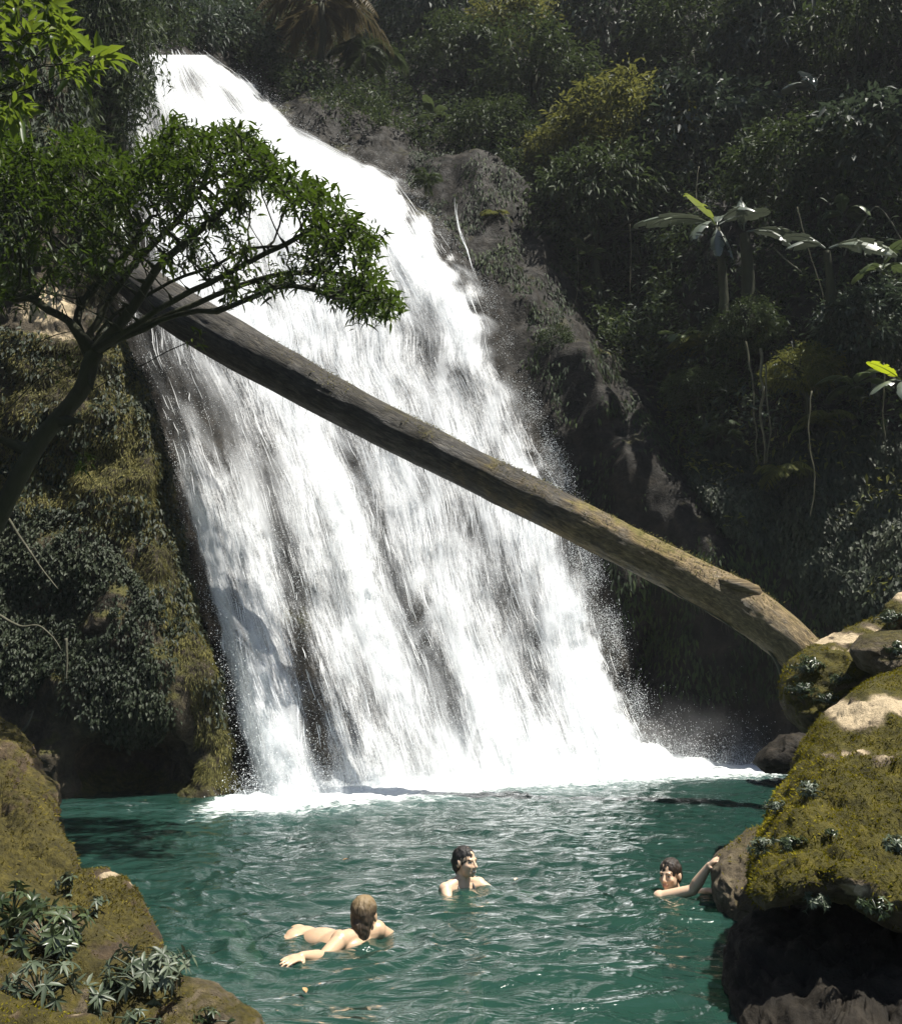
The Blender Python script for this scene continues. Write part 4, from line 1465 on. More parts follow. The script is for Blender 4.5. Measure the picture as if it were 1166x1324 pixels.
JT = [
    ('yellow', 672, 55, 74, 'sunlit yellow topped tree straight above the middle of the slope', 0.3, .9),
    ('bushy', 690, 120, 82, 'dark rounded tree just under the sunlit yellow topped tree', 1.2, 1),
    ('yellow', 800, 178, 92, 'wide yellow green tree catching the sun above the rocky gully', 2.1, .75),
    ('yellow', 738, 205, 58, 'small yellow green tree lower left of the wide sunlit one', 5.5, .8),
    ('bushy_b', 775, 265, 86, 'dark tree with drooping foliage hanging over the gully', .7, 1.1),
    ('grey', 900, 172, 78, 'greyish tree right behind the tall banana plant', 1.9, .9),
    ('bushy', 1030, 225, 84, 'dense dark tree between the banana plants', 2.7, .9),
    ('grey', 1125, 205, 92, 'broad greyish crown at the frame edge above the torn banana leaves', .1, .8),
    ('bushy_b', 1110, 60, 84, 'hazy dark crown in the upper corner of the slope', 4.0, 1),
    ('loose', 1000, 55, 80, 'thin crowned pale stemmed tree on the upper slope', .5, 1.2),
    ('bushy', 890, 60, 84, 'dark bushy tree high on the slope left of the pale stemmed tree', 3.3, .9),
    ('grey', 800, 30, 78, 'grey green crown touching the top of the frame', 5.0, .9),
    ('bushy_b', 590, 85, 66, 'dark tree high up beside the palm', 2.2, 1),
    ('grey', 545, 25, 66, 'misty grey crown at the top of the frame beside the palm', .9, .9),
    ('loose', 250, 32, 42, 'small pale bush against the dark above the lip of the falls', 1.1, 1),
    ('grey', 310, 52, 44, 'low bush overhanging the top right corner of the falls', 2.8, .8),
    ('bushy', 345, 20, 60, 'dark bush behind the low bush over the falls', .2, 1),
    ('bushy_b', 640, 178, 60, 'shaded tree leaning over the bare rock ridge', 3.9, .9),
    ('bushy', 960, 425, 46, 'small dense bush growing around the foot of the banana stems', 1.6, .8),
    ('yellow', 1040, 478, 46, 'yellowish drooping bush right of the hanging lianas', 4.4, .8),
    ('grey', 1120, 420, 58, 'bush of pale round leaves at the frame edge', 3.1, .9),
    ('bushy_b', 905, 500, 44, 'low dark bush left of the hanging lianas', .8, .7),
    ('bushy', 716, 452, 27, 'little dark bush rooted on the rock face', 2.0, 1.3),
]
for kind, px, py, rpx, lab, rot, sq in JT:
    jtree(kind, px, py, rpx, lab, 'bush' if 'bush ' in lab or 'bush' in lab.split()[:6] and 'bushy' not in lab else 'jungle_tree', rot=rot, sq=sq, cat='bush' if 'bush' in lab.split() else 'tree')

# continuous undergrowth over the slope
cell_ok = inpoly(CX, CY, JUNGLE)


def scatter(n, mask, seed, smin, smax, offmax, width, mat, name, droop=.3, ivy=False, clump=1.2, thr=-.2, full=False):
    g = np.random.default_rng(seed)
    nr, nc = CX.shape
    A = np.linalg.norm(CV[1:, :-1] - CV[:-1, :-1], axis=-1) * np.linalg.norm(CV[:-1, 1:] - CV[:-1, :-1], axis=-1) * mask[:-1, :-1]
    vis = (CX[:-1, :-1] > -30) & (CX[:-1, :-1] < 1200) & (CY[:-1, :-1] > -30)
    A = A * np.where(vis, 1, .12) / np.maximum(CV[:-1, :-1, 1], 8) ** 1.5
    c = np.cumsum(A.ravel())
    idx = np.searchsorted(c, g.random(n) * c[-1])
    i, j = np.divmod(idx, nc - 1)
    a, b = g.random((n, 1)), g.random((n, 1))
    p = CV[i, j] + (CV[i + 1, j] - CV[i, j]) * a + (CV[i, j + 1] - CV[i, j]) * b
    nn = CN[i, j]
    m = fbm(p * clump, 3, seed + 2)
    ok = m > thr + .12 * g.normal(size=n)
    p, nn, m = p[ok], nn[ok], m[ok]
    k = len(p)
    off = offmax * np.clip(.55 + 1.3 * fbm(p * clump * .8, 3, seed + 4), .03, 1.4) * g.random(k) ** .6
    p = p + nn * off[:, None] + g.normal(0, .05, (k, 3))
    if ivy:
        d = unit(np.array([0, 0, -1.0]) + .35 * g.normal(size=(k, 3)) + nn * .35)
        nr_ = unit(nn + .25 * g.normal(size=(k, 3)))
    else:
        d = unit(nn * .6 + g.normal(size=(k, 3)) * .7 + np.array([0, 0, -.25]))
        nr_ = unit(np.array([0, 0, .8]) + nn * .5 + .6 * g.normal(size=(k, 3)))
    tn = np.clip(.45 + .75 * fbm(p * .9, 3, seed + 6) + .22 * g.normal(size=k), 0, 1)
    v, f, t_ = leaves(p, d, nr_, g.uniform(smin, smax, k), width, droop, .2, full, tn)
    return obj(name, mesh(name, v, f, M[mat], {'tint': t_}, smooth=False), kind='stuff')


IVY = [(880, 600), (930, 585), (1000, 590), (1090, 560), (1200, 560), (1500, 560), (1500, 820), (1166, 810), (1075, 800), (1010, 725), (930, 690), (900, 650)]
ivy_ok = inpoly(CX, CY, IVY)
scatter(230000, (cell_ok & ~ivy_ok).astype(float), 501, .09, .23, 1.1, .34, 'leaf_jungle', 'undergrowth')
scatter(60000, (cell_ok & ~ivy_ok).astype(float), 502, .10, .25, 1.4, .28, 'leaf_grey', 'undergrowth', thr=.0)
scatter(95000, ivy_ok.astype(float), 503, .07, .14, .32, .62, 'leaf_ivy', 'ivy', ivy=True, thr=-.6)
scatter(5000, (ivy_ok | (cell_ok & (CY > 430))).astype(float), 504, .14, .26, .5, .35, 'leaf_yellow', 'undergrowth', thr=.12)
rockside = (~cell_ok & (CX > 520) & (CX < 1100) & (CY > 180) & (CY < 900)).astype(float) * (infall < .2)
scatter(16000, rockside, 505, .06, .2, .16, .35, 'leaf_jungle', 'hanging_moss', ivy=True, thr=.06)


# leaves and drooping grass on the left buttress
def scatter_b(n, poly, seed, smin, smax, offmax, width, mat, name, droop=.3, thr=-.2, clump=1.4, down=.8):
    g = np.random.default_rng(seed)
    mask = inpoly(BX, BVv, poly)
    A = np.linalg.norm(BP[1:, :-1] - BP[:-1, :-1], axis=-1) * np.linalg.norm(BP[:-1, 1:] - BP[:-1, :-1], axis=-1) * mask[:-1, :-1]
    c = np.cumsum(A.ravel())
    idx = np.searchsorted(c, g.random(n) * c[-1])
    i, j = np.divmod(idx, BX.shape[1] - 1)
    a, b = g.random((n, 1)), g.random((n, 1))
    p = BP[i, j] + (BP[i + 1, j] - BP[i, j]) * a + (BP[i, j + 1] - BP[i, j]) * b
    nn = BN[i, j]
    ok = fbm(p * clump, 3, seed + 2) > thr + .12 * g.normal(size=n)
    p, nn = p[ok], nn[ok]
    k = len(p)
    p = p + nn * (offmax * g.random(k) ** 1.5)[:, None]
    d = unit(np.array([0, 0, -down]) + .4 * g.normal(size=(k, 3)) + nn * .55)
    tn = np.clip(.45 + .8 * fbm(p * 1.1, 3, seed + 6) + .2 * g.normal(size=k), 0, 1)
    v, f, t_ = leaves(p, d, unit(nn + .4 * g.normal(size=(k, 3))), g.uniform(smin, smax, k), width, droop, .2, False, tn)
    return obj(name, mesh(name, v, f, M[mat], {'tint': t_}, smooth=False), kind='stuff')


LEFTIVY = [(-60, 640), (60, 650), (110, 660), (150, 700), (190, 760), (215, 830), (235, 930), (200, 950), (120, 930), (40, 900), (-60, 880)]
scatter_b(52000, LEFTIVY, 601, .035, .08, .16, .6, 'leaf_ivy', 'ivy', thr=-.08, clump=1.5)
MID = [(-60, 430), (150, 440), (175, 480), (215, 600), (240, 700), (270, 860), (290, 960), (260, 960), (225, 850), (150, 690), (-60, 640)]
scatter_b(50000, MID, 602, .03, .09, .04, .16, 'grass', 'hanging_grass', thr=-.3, clump=2.4, down=.9)
scatter_b(7000, MID, 603, .06, .12, .12, .5, 'leaf_ivy', 'ivy', thr=.12)
scatter_b(7000, [(225, 850), (262, 840), (300, 1000), (290, 1018), (255, 1010)], 604, .03, .09, .05, .16, 'grass', 'hanging_grass', thr=.0, down=1.0, clump=2.2)
scatter_b(16000, [(-100, 60), (170, 60), (160, 335), (95, 350), (10, 372), (-100, 470)], 605, .10, .24, .6, .3, 'leaf_jungle', 'undergrowth', thr=-.15)


EDGE = [(120, 330), (172, 460), (203, 520), (224, 600), (252, 740), (284, 880), (303, 960), (318, 1020), (290, 1020), (262, 870), (230, 740), (196, 600), (140, 470), (95, 380)]
scatter_b(16000, EDGE, 606, .03, .10, .05, .16, 'grass', 'hanging_grass', thr=-.2, clump=2.2, down=1.0)
scatter_b(9000, EDGE, 607, .04, .09, .10, .5, 'leaf_ivy', 'ivy', thr=.0)


# ---- palm and ferns
def place(name, label, cat, meshes, p0, scale=1.0, rot=0.0, tilt=(0, 0), group=None):
    root = thing(name, label, cat, tuple(p0), group)
    for nm, me in meshes:
        o = bpy.data.objects.new(nm, me)
        COL.objects.link(o)
        o.parent = root
        o.scale = (scale,) * 3
        o.rotation_euler = (tilt[0], tilt[1], rot)
    return root


s1 = Soup()
s1.add(*tube(spline(np.array([(0, 0, 0), (.12, 0, -1.2), (.05, .1, -2.6), (.0, .2, -4.2)], float), 16), np.linspace(.11, .16, 16), 10))
palm_stem = s1.mesh('trunk', M['bark'])
place('palm', 'palm with brownish drooping fronds above the falls', 'palm', [('crown', frond_mesh('crown', 701, 15, 3.0, 'dry', 1.35, .05, 44, 1.1)), ('trunk', palm_stem)], P(415, 5, 27.5), 1.0, .4)
place('palm', 'green palm half hidden in the dark slope near the top', 'palm', [('crown', frond_mesh('crown', 702, 13, 2.6, 'leaf_jungle', 1.2, .05, 40, 1.2)), ('trunk', palm_stem)], P(470, 70, 28.5), .8, 1.4)
fern = frond_mesh('fronds', 703, 11, 1.0, 'leaf_yellow', .9, .06, 26, 1.0)
fern2 = frond_mesh('fronds', 704, 13, 1.0, 'leaf_jungle', .9, .06, 26, 1.2)
for k, (x, y, s_, lab) in enumerate(((905, 452, 1.2, 'fern with arching fronds below the tall banana stem'), (930, 560, .8, 'fern over the upper rim of the ivy'), (1010, 610, .9, 'fern beneath the hanging lianas'),
                                     (735, 470, 1.0, 'fern clinging to the bare rock face'), (640, 285, .9, 'fern on top of the rock ridge beside the trickle'), (552, 235, .9, 'fern tuft at the edge of the white water'),
                                     (1060, 545, .9, 'fern below the yellowish bush'), (860, 470, .8, 'fern on the shadowed side of the gully'))):
    place('fern', lab, 'fern', [('fronds', (fern, fern2)[k % 2])], P(x, y, float(wall_d(x, y)) - .9), s_, k * 1.3, group='ferns on the rock and slope')


# ---- banana plants
def banana_leaf(L, wd, az, el, curl, seed, torn=.3):
    g = np.random.default_rng(seed)
    n, m = 26, 7
    tt = np.linspace(0, 1, n)
    h = np.array([math.cos(az), math.sin(az), 0])
    e = el - curl * tt
    q = np.cumsum(np.stack([h[0] * np.cos(e), h[1] * np.cos(e), np.sin(e)], -1) * (L / n), 0)
    tan = unit(np.gradient(q, axis=0))
    sd = unit(np.cross(tan, [0, 0, 1.0]) + 1e-4)
    nr = np.cross(sd, tan)
    w = wd * np.where(tt < .14, 0.02, np.sin(np.pi * np.clip((tt - .12) / .9, 0, 1)) ** .55)
    V, F = [], []
    nn = 0
    for sgn in (-1, 1):
        # blade torn into strips between the veins
        cuts = [0]
        while cuts[-1] < n - 2:
            cuts.append(min(n - 1, cuts[-1] + (1 + int(g.exponential(3.5 * (1 - torn) + .4)))))
        if cuts[-1] != n - 1:
            cuts.append(n - 1)
        for a_, b_ in zip(cuts[:-1], cuts[1:]):
            i = np.arange(a_, b_ + 1)
            sag = g.uniform(.15, .6) + torn * g.uniform(0, .9)
            s = np.linspace(0, 1, m)[None, :, None]
            ww = w[i][:, None, None] * g.uniform(.85, 1.05)
            skew = .18 * s * w[i][:, None, None]
            blk = q[i][:, None] + sgn * sd[i][:, None] * ww * s + nr[i][:, None] * ww * (.28 * s - sag * s * s) + tan[i][:, None] * skew
            V.append(blk.reshape(-1, 3))
            F.append(grid_faces(len(i), m)[:, ::(1 if sgn > 0 else -1)] + nn)
            nn += len(i) * m
    v2, f2 = tube(q - nr * .01, np.linspace(.022, .006, n) * (L / 1.6), 5, False)
    return np.concatenate(V), np.concatenate(F), v2, f2


def banana(px, py, d, label, stem_px, specs, stem_r=.13, name='banana_plant'):
    p0 = P(px, py, d)
    pb = P(stem_px[0], stem_px[1], d + .3)
    root = thing(name, label, 'banana plant', tuple(pb), None)
    q = spline(np.array([pb, (pb + p0) / 2 + np.array([.06, 0, 0]), p0 - np.array([0, 0, .05])]), 20)
    v_, f_ = tube(q, np.linspace(stem_r, stem_r * .6, 20), 12)
    v_ = v_ + .015 * np.stack([fbm(v_ * 5, 3, 4), fbm(v_ * 5, 3, 5), 0 * v_[:, 0]], -1)
    s1 = Soup()
    s1.add(v_, f_)
    part('stem', s1.mesh('stem', M['bark']), root)
    for k, (L, wd, az, el, curl, torn, tint) in enumerate(specs):
        v, f, v2, f2 = banana_leaf(L, wd, math.radians(az), math.radians(el), math.radians(curl), 800 + k + int(px), torn)
        s1 = Soup()
        s1.add(v + p0, f, tint)
        s1.add(v2 + p0, f2, .3)
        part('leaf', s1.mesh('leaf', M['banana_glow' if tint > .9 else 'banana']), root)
    return root


D = float(wall_d(925, 300)) - 2.9
banana(926, 292, D, 'tall banana plant with one upright glowing yellow green leaf', (936, 430), [
    (1.45, .33, 128, 66, 16, .1, 1.0), (2.1, .26, 182, 24, 50, .3, .4), (1.9, .26, 200, 12, 44, .25, .8), (1.4, .24, 222, 0, 70, .6, .3), (1.5, .26, 8, 36, 36, .2, .5), (1.2, .24, 60, 60, 50, .3, .2), (1.3, .24, 300, 30, 80, .5, .25), (1.1, .16, 250, -50, 35, .7, .05), (1.0, .14, 340, -58, 25, .7, .05)])
D = float(wall_d(965, 285)) - 2.4
banana(962, 300, D, 'second banana plant with dry hanging leaves behind the tall one', (966, 430), [
    (1.6, .24, 5, 20, 52, .3, .5), (1.3, .16, 75, 80, 30, .5, .1), (1.3, .2, 330, -2, 60, .6, .15), (1.2, .18, 250, 55, 110, .7, .1)], .20)
D = float(wall_d(1065, 330)) - 2.6
banana(1068, 322, D, 'low banana plant with torn pale leaves', (1072, 420), [
    (1.6, .25, 350, 26, 75, .7, .7), (1.5, .25, 320, 6, 60, .75, .6), (1.2, .2, 200, 20, 60, .5, .15), (1.1, .2, 150, 60, 60, .4, .2)], .12)
D = float(wall_d(1160, 480)) - 2.0
banana(1166, 492, D, 'banana plant half out of the frame with a pale drooping leaf', (1178, 590), [
    (.85, .17, 190, 40, 30, .2, 1.0), (1.0, .22, 200, 0, 50, .25, .35), (1.0, .2, 250, -20, 50, .3, .3), (1.0, .2, 20, 30, 60, .4, .2)], .12)
D = float(wall_d(1050, 110)) - 2.4
banana(1056, 118, D, 'distant banana plant high on the slope near the pale stems', (1050, 170), [
    (1.5, .28, 100, 75, 30, .2, .5), (1.4, .26, 20, 30, 60, .3, .3), (1.3, .26, 190, 30, 70, .4, .2)], .12)

# ---- lianas and slim stems
VG = 'lianas and slim stems on the slope'


def strand(name, label, cat, pts, r0, mat='vine', wob=.0, off=1.5, n=40, group=VG):
    q = spline(np.array(pts, float), n)
    d = float(np.mean(wall_d(q[:, 0], q[:, 1]))) - off
    w3 = P(q[:, 0], q[:, 1], d)
    w3 = w3 + wob * np.stack([fbm(w3 * 1.2, 3, int(pts[0][0])), fbm(w3 * 1.2, 3, 9), 0 * w3[:, 0]], -1)
    v_, f_ = tube(w3, np.linspace(r0, r0 * .7, n), 6)
    s1 = Soup()
    s1.add(v_, f_)
    return recenter(tag(obj(name, s1.mesh(name, M[mat])), label, cat, group))


strand('liana', 'longest liana hanging from the bush to the ivy, twisting at its foot', 'liana', [(981, 450), (983, 500), (987, 550), (990, 600)], .035, wob=.15)
strand('liana', 'thin liana just left of the longest one', 'liana', [(965, 440), (971, 500), (976, 545), (980, 600)], .022, wob=.12)
strand('liana', 'thin liana just right of the longest one', 'liana', [(990, 470), (993, 520), (995, 560), (992, 598)], .020, wob=.15)
strand('liana', 'single straight liana dangling in the dark gully', 'liana', [(814, 290), (815, 330), (814, 382)], .018, wob=.05)
strand('liana', 'short loop of liana beside the banana stem', 'liana', [(938, 392), (940, 420), (936, 440)], .02, wob=.08)
strand('slim_stem', 'thin leafless stem rising above the banana plants', 'stem', [(958, 215), (961, 180), (957, 140), (955, 90)], .028, 'bark_pale', .1)
strand('slim_stem', 'bent bare twig arching over the torn banana leaves', 'stem', [(1090, 330), (1105, 300), (1130, 268), (1150, 285), (1166, 312)], .026, 'bark_pale', .05)
strand('pale_trunk', 'pale flaking trunk on the upper slope', 'trunk', [(1042, 150), (1041, 110), (1040, 60), (1036, 10), (1034, -40)], .09, 'bark_pale', .2, 1.8)
strand('pale_trunk', 'slim grey trunk right of the pale flaking one', 'trunk', [(1106, 160), (1105, 100), (1107, 40), (1108, -40)], .07, 'bark_pale', .15, 1.8)
strand('pale_trunk', 'grey trunk closest to the upper corner', 'trunk', [(1142, 150), (1143, 90), (1145, 20), (1146, -40)], .08, 'bark_pale', .15, 1.8)
strand('slim_stem', 'slanting bare stem below the banana crown', 'stem', [(1000, 320), (1020, 340), (1036, 352)], .022, 'bark_pale', .03)


strand('liana', 'faint liana hanging under the left side of the drooping dark tree', 'liana', [(745, 300), (747, 345), (744, 392)], .014, wob=.06)
strand('liana', 'long slack liana crossing in front of the ivy from the yellowish bush', 'liana', [(1052, 505), (1046, 560), (1052, 620), (1046, 668)], .016, wob=.1)
strand('liana', 'lone liana at the frame edge below the pale leaved bush', 'liana', [(1142, 470), (1140, 530), (1146, 590)], .016, wob=.08)
strand('liana', 'liana trailing from the greyish tree to the tall banana plant', 'liana', [(905, 215), (900, 260), (906, 330), (902, 372)], .014, wob=.08)
strand('liana', 'slanted liana from the dense tree to the torn banana plant', 'liana', [(1030, 268), (1042, 320), (1060, 372), (1066, 410)], .014, wob=.08)
BP_ = 'big leaved plants on the slope'
for k, (x, y, n, L_, lab) in enumerate(((880, 440, 7, .75, 'big leaved plant left of the banana stems'), (1105, 500, 7, .8, 'big leaved plant below the pale leaved bush'),
                                       (1090, 280, 8, .8, 'big leaved plant above the torn banana leaves'), 
                                       (1140, 350, 7, .8, 'big leaved plant at the frame edge under the bent twig'), (760, 330, 6, .7, 'big leaved plant beside the gully'), (560, 150, 7, .9, 'big leaved plant above the falls below the palm'))):
    p0 = P(x, y, float(wall_d(x, y)) - 1.5)
    root = thing('big_leaved_plant', lab, 'plant', tuple(p0), BP_)
    g = np.random.default_rng(900 + k)
    s1 = Soup()
    for q_ in range(n):
        v, f, v2, f2 = banana_leaf(L_ * g.uniform(.7, 1.2), L_ * .21, 2 * math.pi * q_ / n + g.normal(0, .3), math.radians(g.uniform(25, 75)), math.radians(g.uniform(60, 115)), 950 + 20 * k + q_, .05)
        s1.add(v + p0, f, g.random())
        s1.add(v2 + p0, f2, .3)
    part('leaves', s1.mesh('leaves', M['leaf_big']), root)


# ---- small plants on the rocks
def leafy_plant(seed, n_ros, per, L, R, w=.34):
    """dome of overlapping drooping leaf whorls on short stems"""
    g = np.random.default_rng(seed)
    s1 = Soup()
    n = int(n_ros * 1.7)
    for k in range(n):
        u_ = unit(g.normal(size=3) * np.array([1, 1, .7]) + np.array([0, -.15, .45]))
        top = u_ * R * g.uniform(.55, 1.1) * np.array([1.15, 1, .75])
        s1.add(*tube(np.array([top * .1 - np.array([0, 0, R * .2]), top * .6, top]), [.004, .0035, .003], 4, False), tint=.2)
        a1 = unit(np.cross(u_, [.3, .2, 1.0]))
        a2 = np.cross(u_, a1)
        az = np.linspace(0, 2 * math.pi, per, endpoint=False) + g.random() * 6 + g.normal(0, .15, per)
        d = unit(np.cos(az)[:, None] * a1 + np.sin(az)[:, None] * a2 + u_ * g.uniform(.0, .5, (per, 1)) + np.array([0, 0, -.30]))
        v, f, t_ = leaves(np.tile(top, (per, 1)), d, u_ + .25 * g.normal(size=(per, 3)) + np.array([0, 0, .4]), L * g.uniform(.65, 1.25, per), w, .22, .18, True, np.clip(g.random() * .6 + .4 * g.random(per), 0, 1))
        s1.add(v, f, t_)
    return s1


PG = 'leafy plants on the left rocks'
for (x, y, d, n, per, L, R, lab) in (
        (18, 1172, 5.05, 9, 7, .085, .15, 'silvery leaved plant at the frame edge on the sloping rock'),
        (66, 1212, 4.72, 17, 8, .095, .19, 'big silvery leaved clump in the middle of the sloping rock'),
        (190, 1262, 4.50, 20, 7, .075, .19, 'wide leafy clump between the sloping rock and the flat slab'),
        (130, 1290, 4.35, 9, 7, .08, .12, 'drooping leafy clump left of the flat slab'),
        (52, 1276, 4.10, 13, 7, .08, .15, 'dark leafy clump low in the corner between two rocks'),
        (95, 1142, 6.0, 4, 7, .075, .08, 'small pale sprig standing on the mossy ledge'),
        (124, 1170, 5.75, 4, 6, .06, .06, 'tiny pale sprig right of the small one on the ledge'),
        (270, 1318, 4.25, 4, 6, .05, .07, 'low sprig at the front of the flat slab'),
        (178, 1316, 4.15, 5, 6, .05, .08, 'little sprig tucked at the bottom of the bank')):
    s1 = leafy_plant(int(x), int(n * 1.35), per, L * .72, R * .95, .27 + .15 * ((x * 7 + y) % 10) / 10)
    p0 = on_rock(x, y)
    root = thing('leafy_plant', lab, 'plant', tuple(p0), PG)
    obj('leaves', s1.mesh('leaves', M['leaf_plant_b' if int(x) % 3 == 0 else 'leaf_plant'], smooth=False), root)
PG = 'leafy tufts on the right boulders'
for (x, y, d, n, L, R, lab) in (
        (1042, 862, 7.75, 14, .07, .16, 'thick leafy tuft on the nose of the knobbly boulder'),
        (1036, 892, 7.75, 10, .07, .13, 'leafy tuft hanging under the thick one on the knobbly boulder'),
        (1068, 905, 7.7, 7, .06, .11, 'tuft above the notch between the two mossy boulders'),
        (1085, 878, 7.75, 6, .06, .10, 'dark tuft in the dip behind the thick tuft'),
        (1150, 800, 7.3, 12, .06, .12, 'tuft of small leaves below the pale topped rock'),
        (1158, 838, 6.85, 6, .07, .08, 'white starry sprig on the rounded brown boulder'),
        (1045, 1020, 5.75, 6, .05, .08, 'dark tuft high on the face of the huge boulder'),
        (1002, 1044, 6.0, 6, .05, .07, 'tuft at the waterside edge of the huge boulder'),
        (1075, 1078, 5.1, 3, .045, .04, 'pale sprig alone on the mossy face'),
        (1020, 1090, 5.4, 8, .05, .09, 'tuft in the dark dent above the lip of the overhang'),
        (984, 1095, 5.9, 7, .05, .09, 'tuft where the speckled rock meets the moss'),
        (1050, 1164, 4.95, 7, .05, .08, 'leaves fringing the lip of the overhang'),
        (1132, 1172, 4.75, 7, .05, .08, 'leaves hanging below the bare sunny patch'),
        (1160, 1095, 4.8, 7, .06, .09, 'tuft at the frame edge on the huge boulder')):
    s1 = leafy_plant(int(x) + int(y), int(n * 2.2), 6, L * .48, R * .85, .40)
    root = thing('leafy_tuft', lab, 'plant', tuple(on_rock(x, y)), PG)
    obj('leaves', s1.mesh('leaves', M['leaf_plant' if int(y) % 3 == 0 else 'leaf_plant_b'], smooth=False), root)

# ---- the forest roof above the right-hand slope (unseen leaf clumps, added to shade the slope)
g = np.random.default_rng(77)
sp2 = Soup()
for k in range(40):
    y = g.uniform(13, 31)
    z = 4.2 + .889 * y + g.uniform(0, 5)
    x = g.uniform(9 + .413 * z if y < 20 else 9.4, 26)
    m = 260
    R = g.uniform(1.2, 2.3)
    d = rdir(m, g)
    p = np.array([x, y, z]) + d * R * g.uniform(.4, 1, (m, 1)) * np.array([1, 1, .55]) + np.array([0, 0, R * .6])
    v_, f_, tn = leaves(p, unit(d + rdir(m, g)), unit(np.array([0, 0, 1.]) + .5 * rdir(m, g)), g.uniform(.25, .5, m), .5, .3, .2, False)
    sp2.add(v_, f_, tn)
obj('shade_forest', sp2.mesh('shade_forest', M['leaf_jungle'], smooth=False), kind='stuff')

RG = 'bare roots on the left cliff'
for (pts, lab) in (([(8, 668), (30, 700), (58, 738), (78, 762)], 'pale root slanting down the left cliff over the dark leaves'), ([(0, 792), (30, 806), (58, 808), (78, 842)], 'thin root bending over the lower left cliff'),
                   ([(84, 826), (84, 860), (86, 880)], 'short straight root hanging on the left cliff'), ([(28, 950), (38, 934), (44, 918)], 'stiff twig poking up behind the ochre bank')):
    q = spline(np.array(pts, float), 20)
    w3 = P(q[:, 0], q[:, 1], 12.0 if pts[0][1] < 900 else 10.0)
    v_, f_ = tube(w3 + .05 * np.stack([fbm(w3 * 2, 2, 3), 0 * q[:, 0], fbm(w3 * 2, 2, 4)], -1), np.linspace(.022, .008, 20), 6)
    s1 = Soup()
    s1.add(v_, f_)
    recenter(tag(obj('bare_root', s1.mesh('bare_root', M['bark_pale'])), lab, 'root', RG))
# ------------------------------------------------------------------ bathers
def ball(c, r, ax=None, n=18):
    th = np.linspace(0, math.pi, n)
    ph = np.linspace(0, 2 * math.pi, 2 * n, endpoint=False)
    T, Ph = np.meshgrid(th, ph, indexing='ij')
    u = np.stack([np.sin(T) * np.cos(Ph), np.sin(T) * np.sin(Ph), np.cos(T)], -1).reshape(-1, 3)
    r = np.broadcast_to(np.asarray(r, float), (3,))
    A = np.eye(3) if ax is None else np.asarray(ax, float)      # rows are the axes
    return np.asarray(c, float) + (u * r) @ A, [grid_faces(n, 2 * n, True)]


def bone(p0, r0, p1, r1, n=10):
    p0, p1 = np.asarray(p0, float), np.asarray(p1, float)
    d = p1 - p0
    L = np.linalg.norm(d)
    t = d / L
    a = np.linspace(-math.pi / 2, 0, 5)
    pts, rad = [], []
    for x in a:
        pts.append(p0 + t * r0 * math.sin(x))
        rad.append(max(r0 * math.cos(x), 1e-4))
    for k in np.linspace(0, 1, n)[1:-1]:
        pts.append(p0 + d * k)
        rad.append(r0 + (r1 - r0) * k)
    for x in a[::-1]:
        pts.append(p1 - t * r1 * math.sin(x))
        rad.append(max(r1 * math.cos(x), 1e-4))
    return tube(np.array(pts), np.array(rad), 16)


def voxel(name, pieces, size, mat, smooth=4):
    s = Soup()
    for v, f in pieces:
        s.add(v, f)
    o = bpy.data.objects.new('tmp', s.mesh('tmp', None))
    COL.objects.link(o)
    m = o.modifiers.new('r', 'REMESH')
    m.mode = 'VOXEL'
    m.voxel_size = size
    m.use_smooth_shade = True
    sm = o.modifiers.new('s', 'SMOOTH')
    sm.factor, sm.iterations = .5, smooth
    dg = bpy.context.evaluated_depsgraph_get()
    me = bpy.data.meshes.new_from_object(o.evaluated_get(dg))
    old = o.data
    bpy.data.objects.remove(o)
    bpy.data.meshes.remove(old)
    me.name = name
    me.materials.clear()
    for x in (mat if isinstance(mat, (list, tuple)) else [mat]):
        me.materials.append(x)
    return me


def rot_frame(fwd, up=(0, 0, 1)):
    """rows: left, forward, up"""
    f = unit(np.array(fwd, float))
    l = unit(np.cross(np.array(up, float), f))
    return np.stack([l, f, np.cross(f, l)])


def head_pieces(c, A):
    L = lambda x, y, z: np.asarray(c) + np.array([x, y, z]) @ A
    ps = [ball(L(0, -.012, .030), (.074, .092, .084), A), ball(L(0, .026, -.030), (.061, .062, .082), A), ball(L(0, .042, -.074), (.044, .042, .034), A), ball(L(0, .070, -.092), .017, A),
          bone(L(0, .086, .006), .009, L(0, .106, -.030), .012), ball(L(.011, .092, -.036), .010), ball(L(-.011, .092, -.036), .010), bone(L(-.034, .077, .019), .011, L(.034, .077, .019), .011),
          ball(L(.036, .060, -.026), .022), ball(L(-.036, .060, -.026), .022), bone(L(-.015, .086, -.058), .007, L(.015, .086, -.058), .007), bone(L(-.012, .087, -.069), .008, L(.012, .087, -.069), .008),
          ball(L(.031, .070, .000), .013), ball(L(-.031, .070, .000), .013), ball(L(.075, -.010, -.006), (.010, .019, .031), A), ball(L(-.075, -.010, -.006), (.010, .019, .031), A)]
    return ps


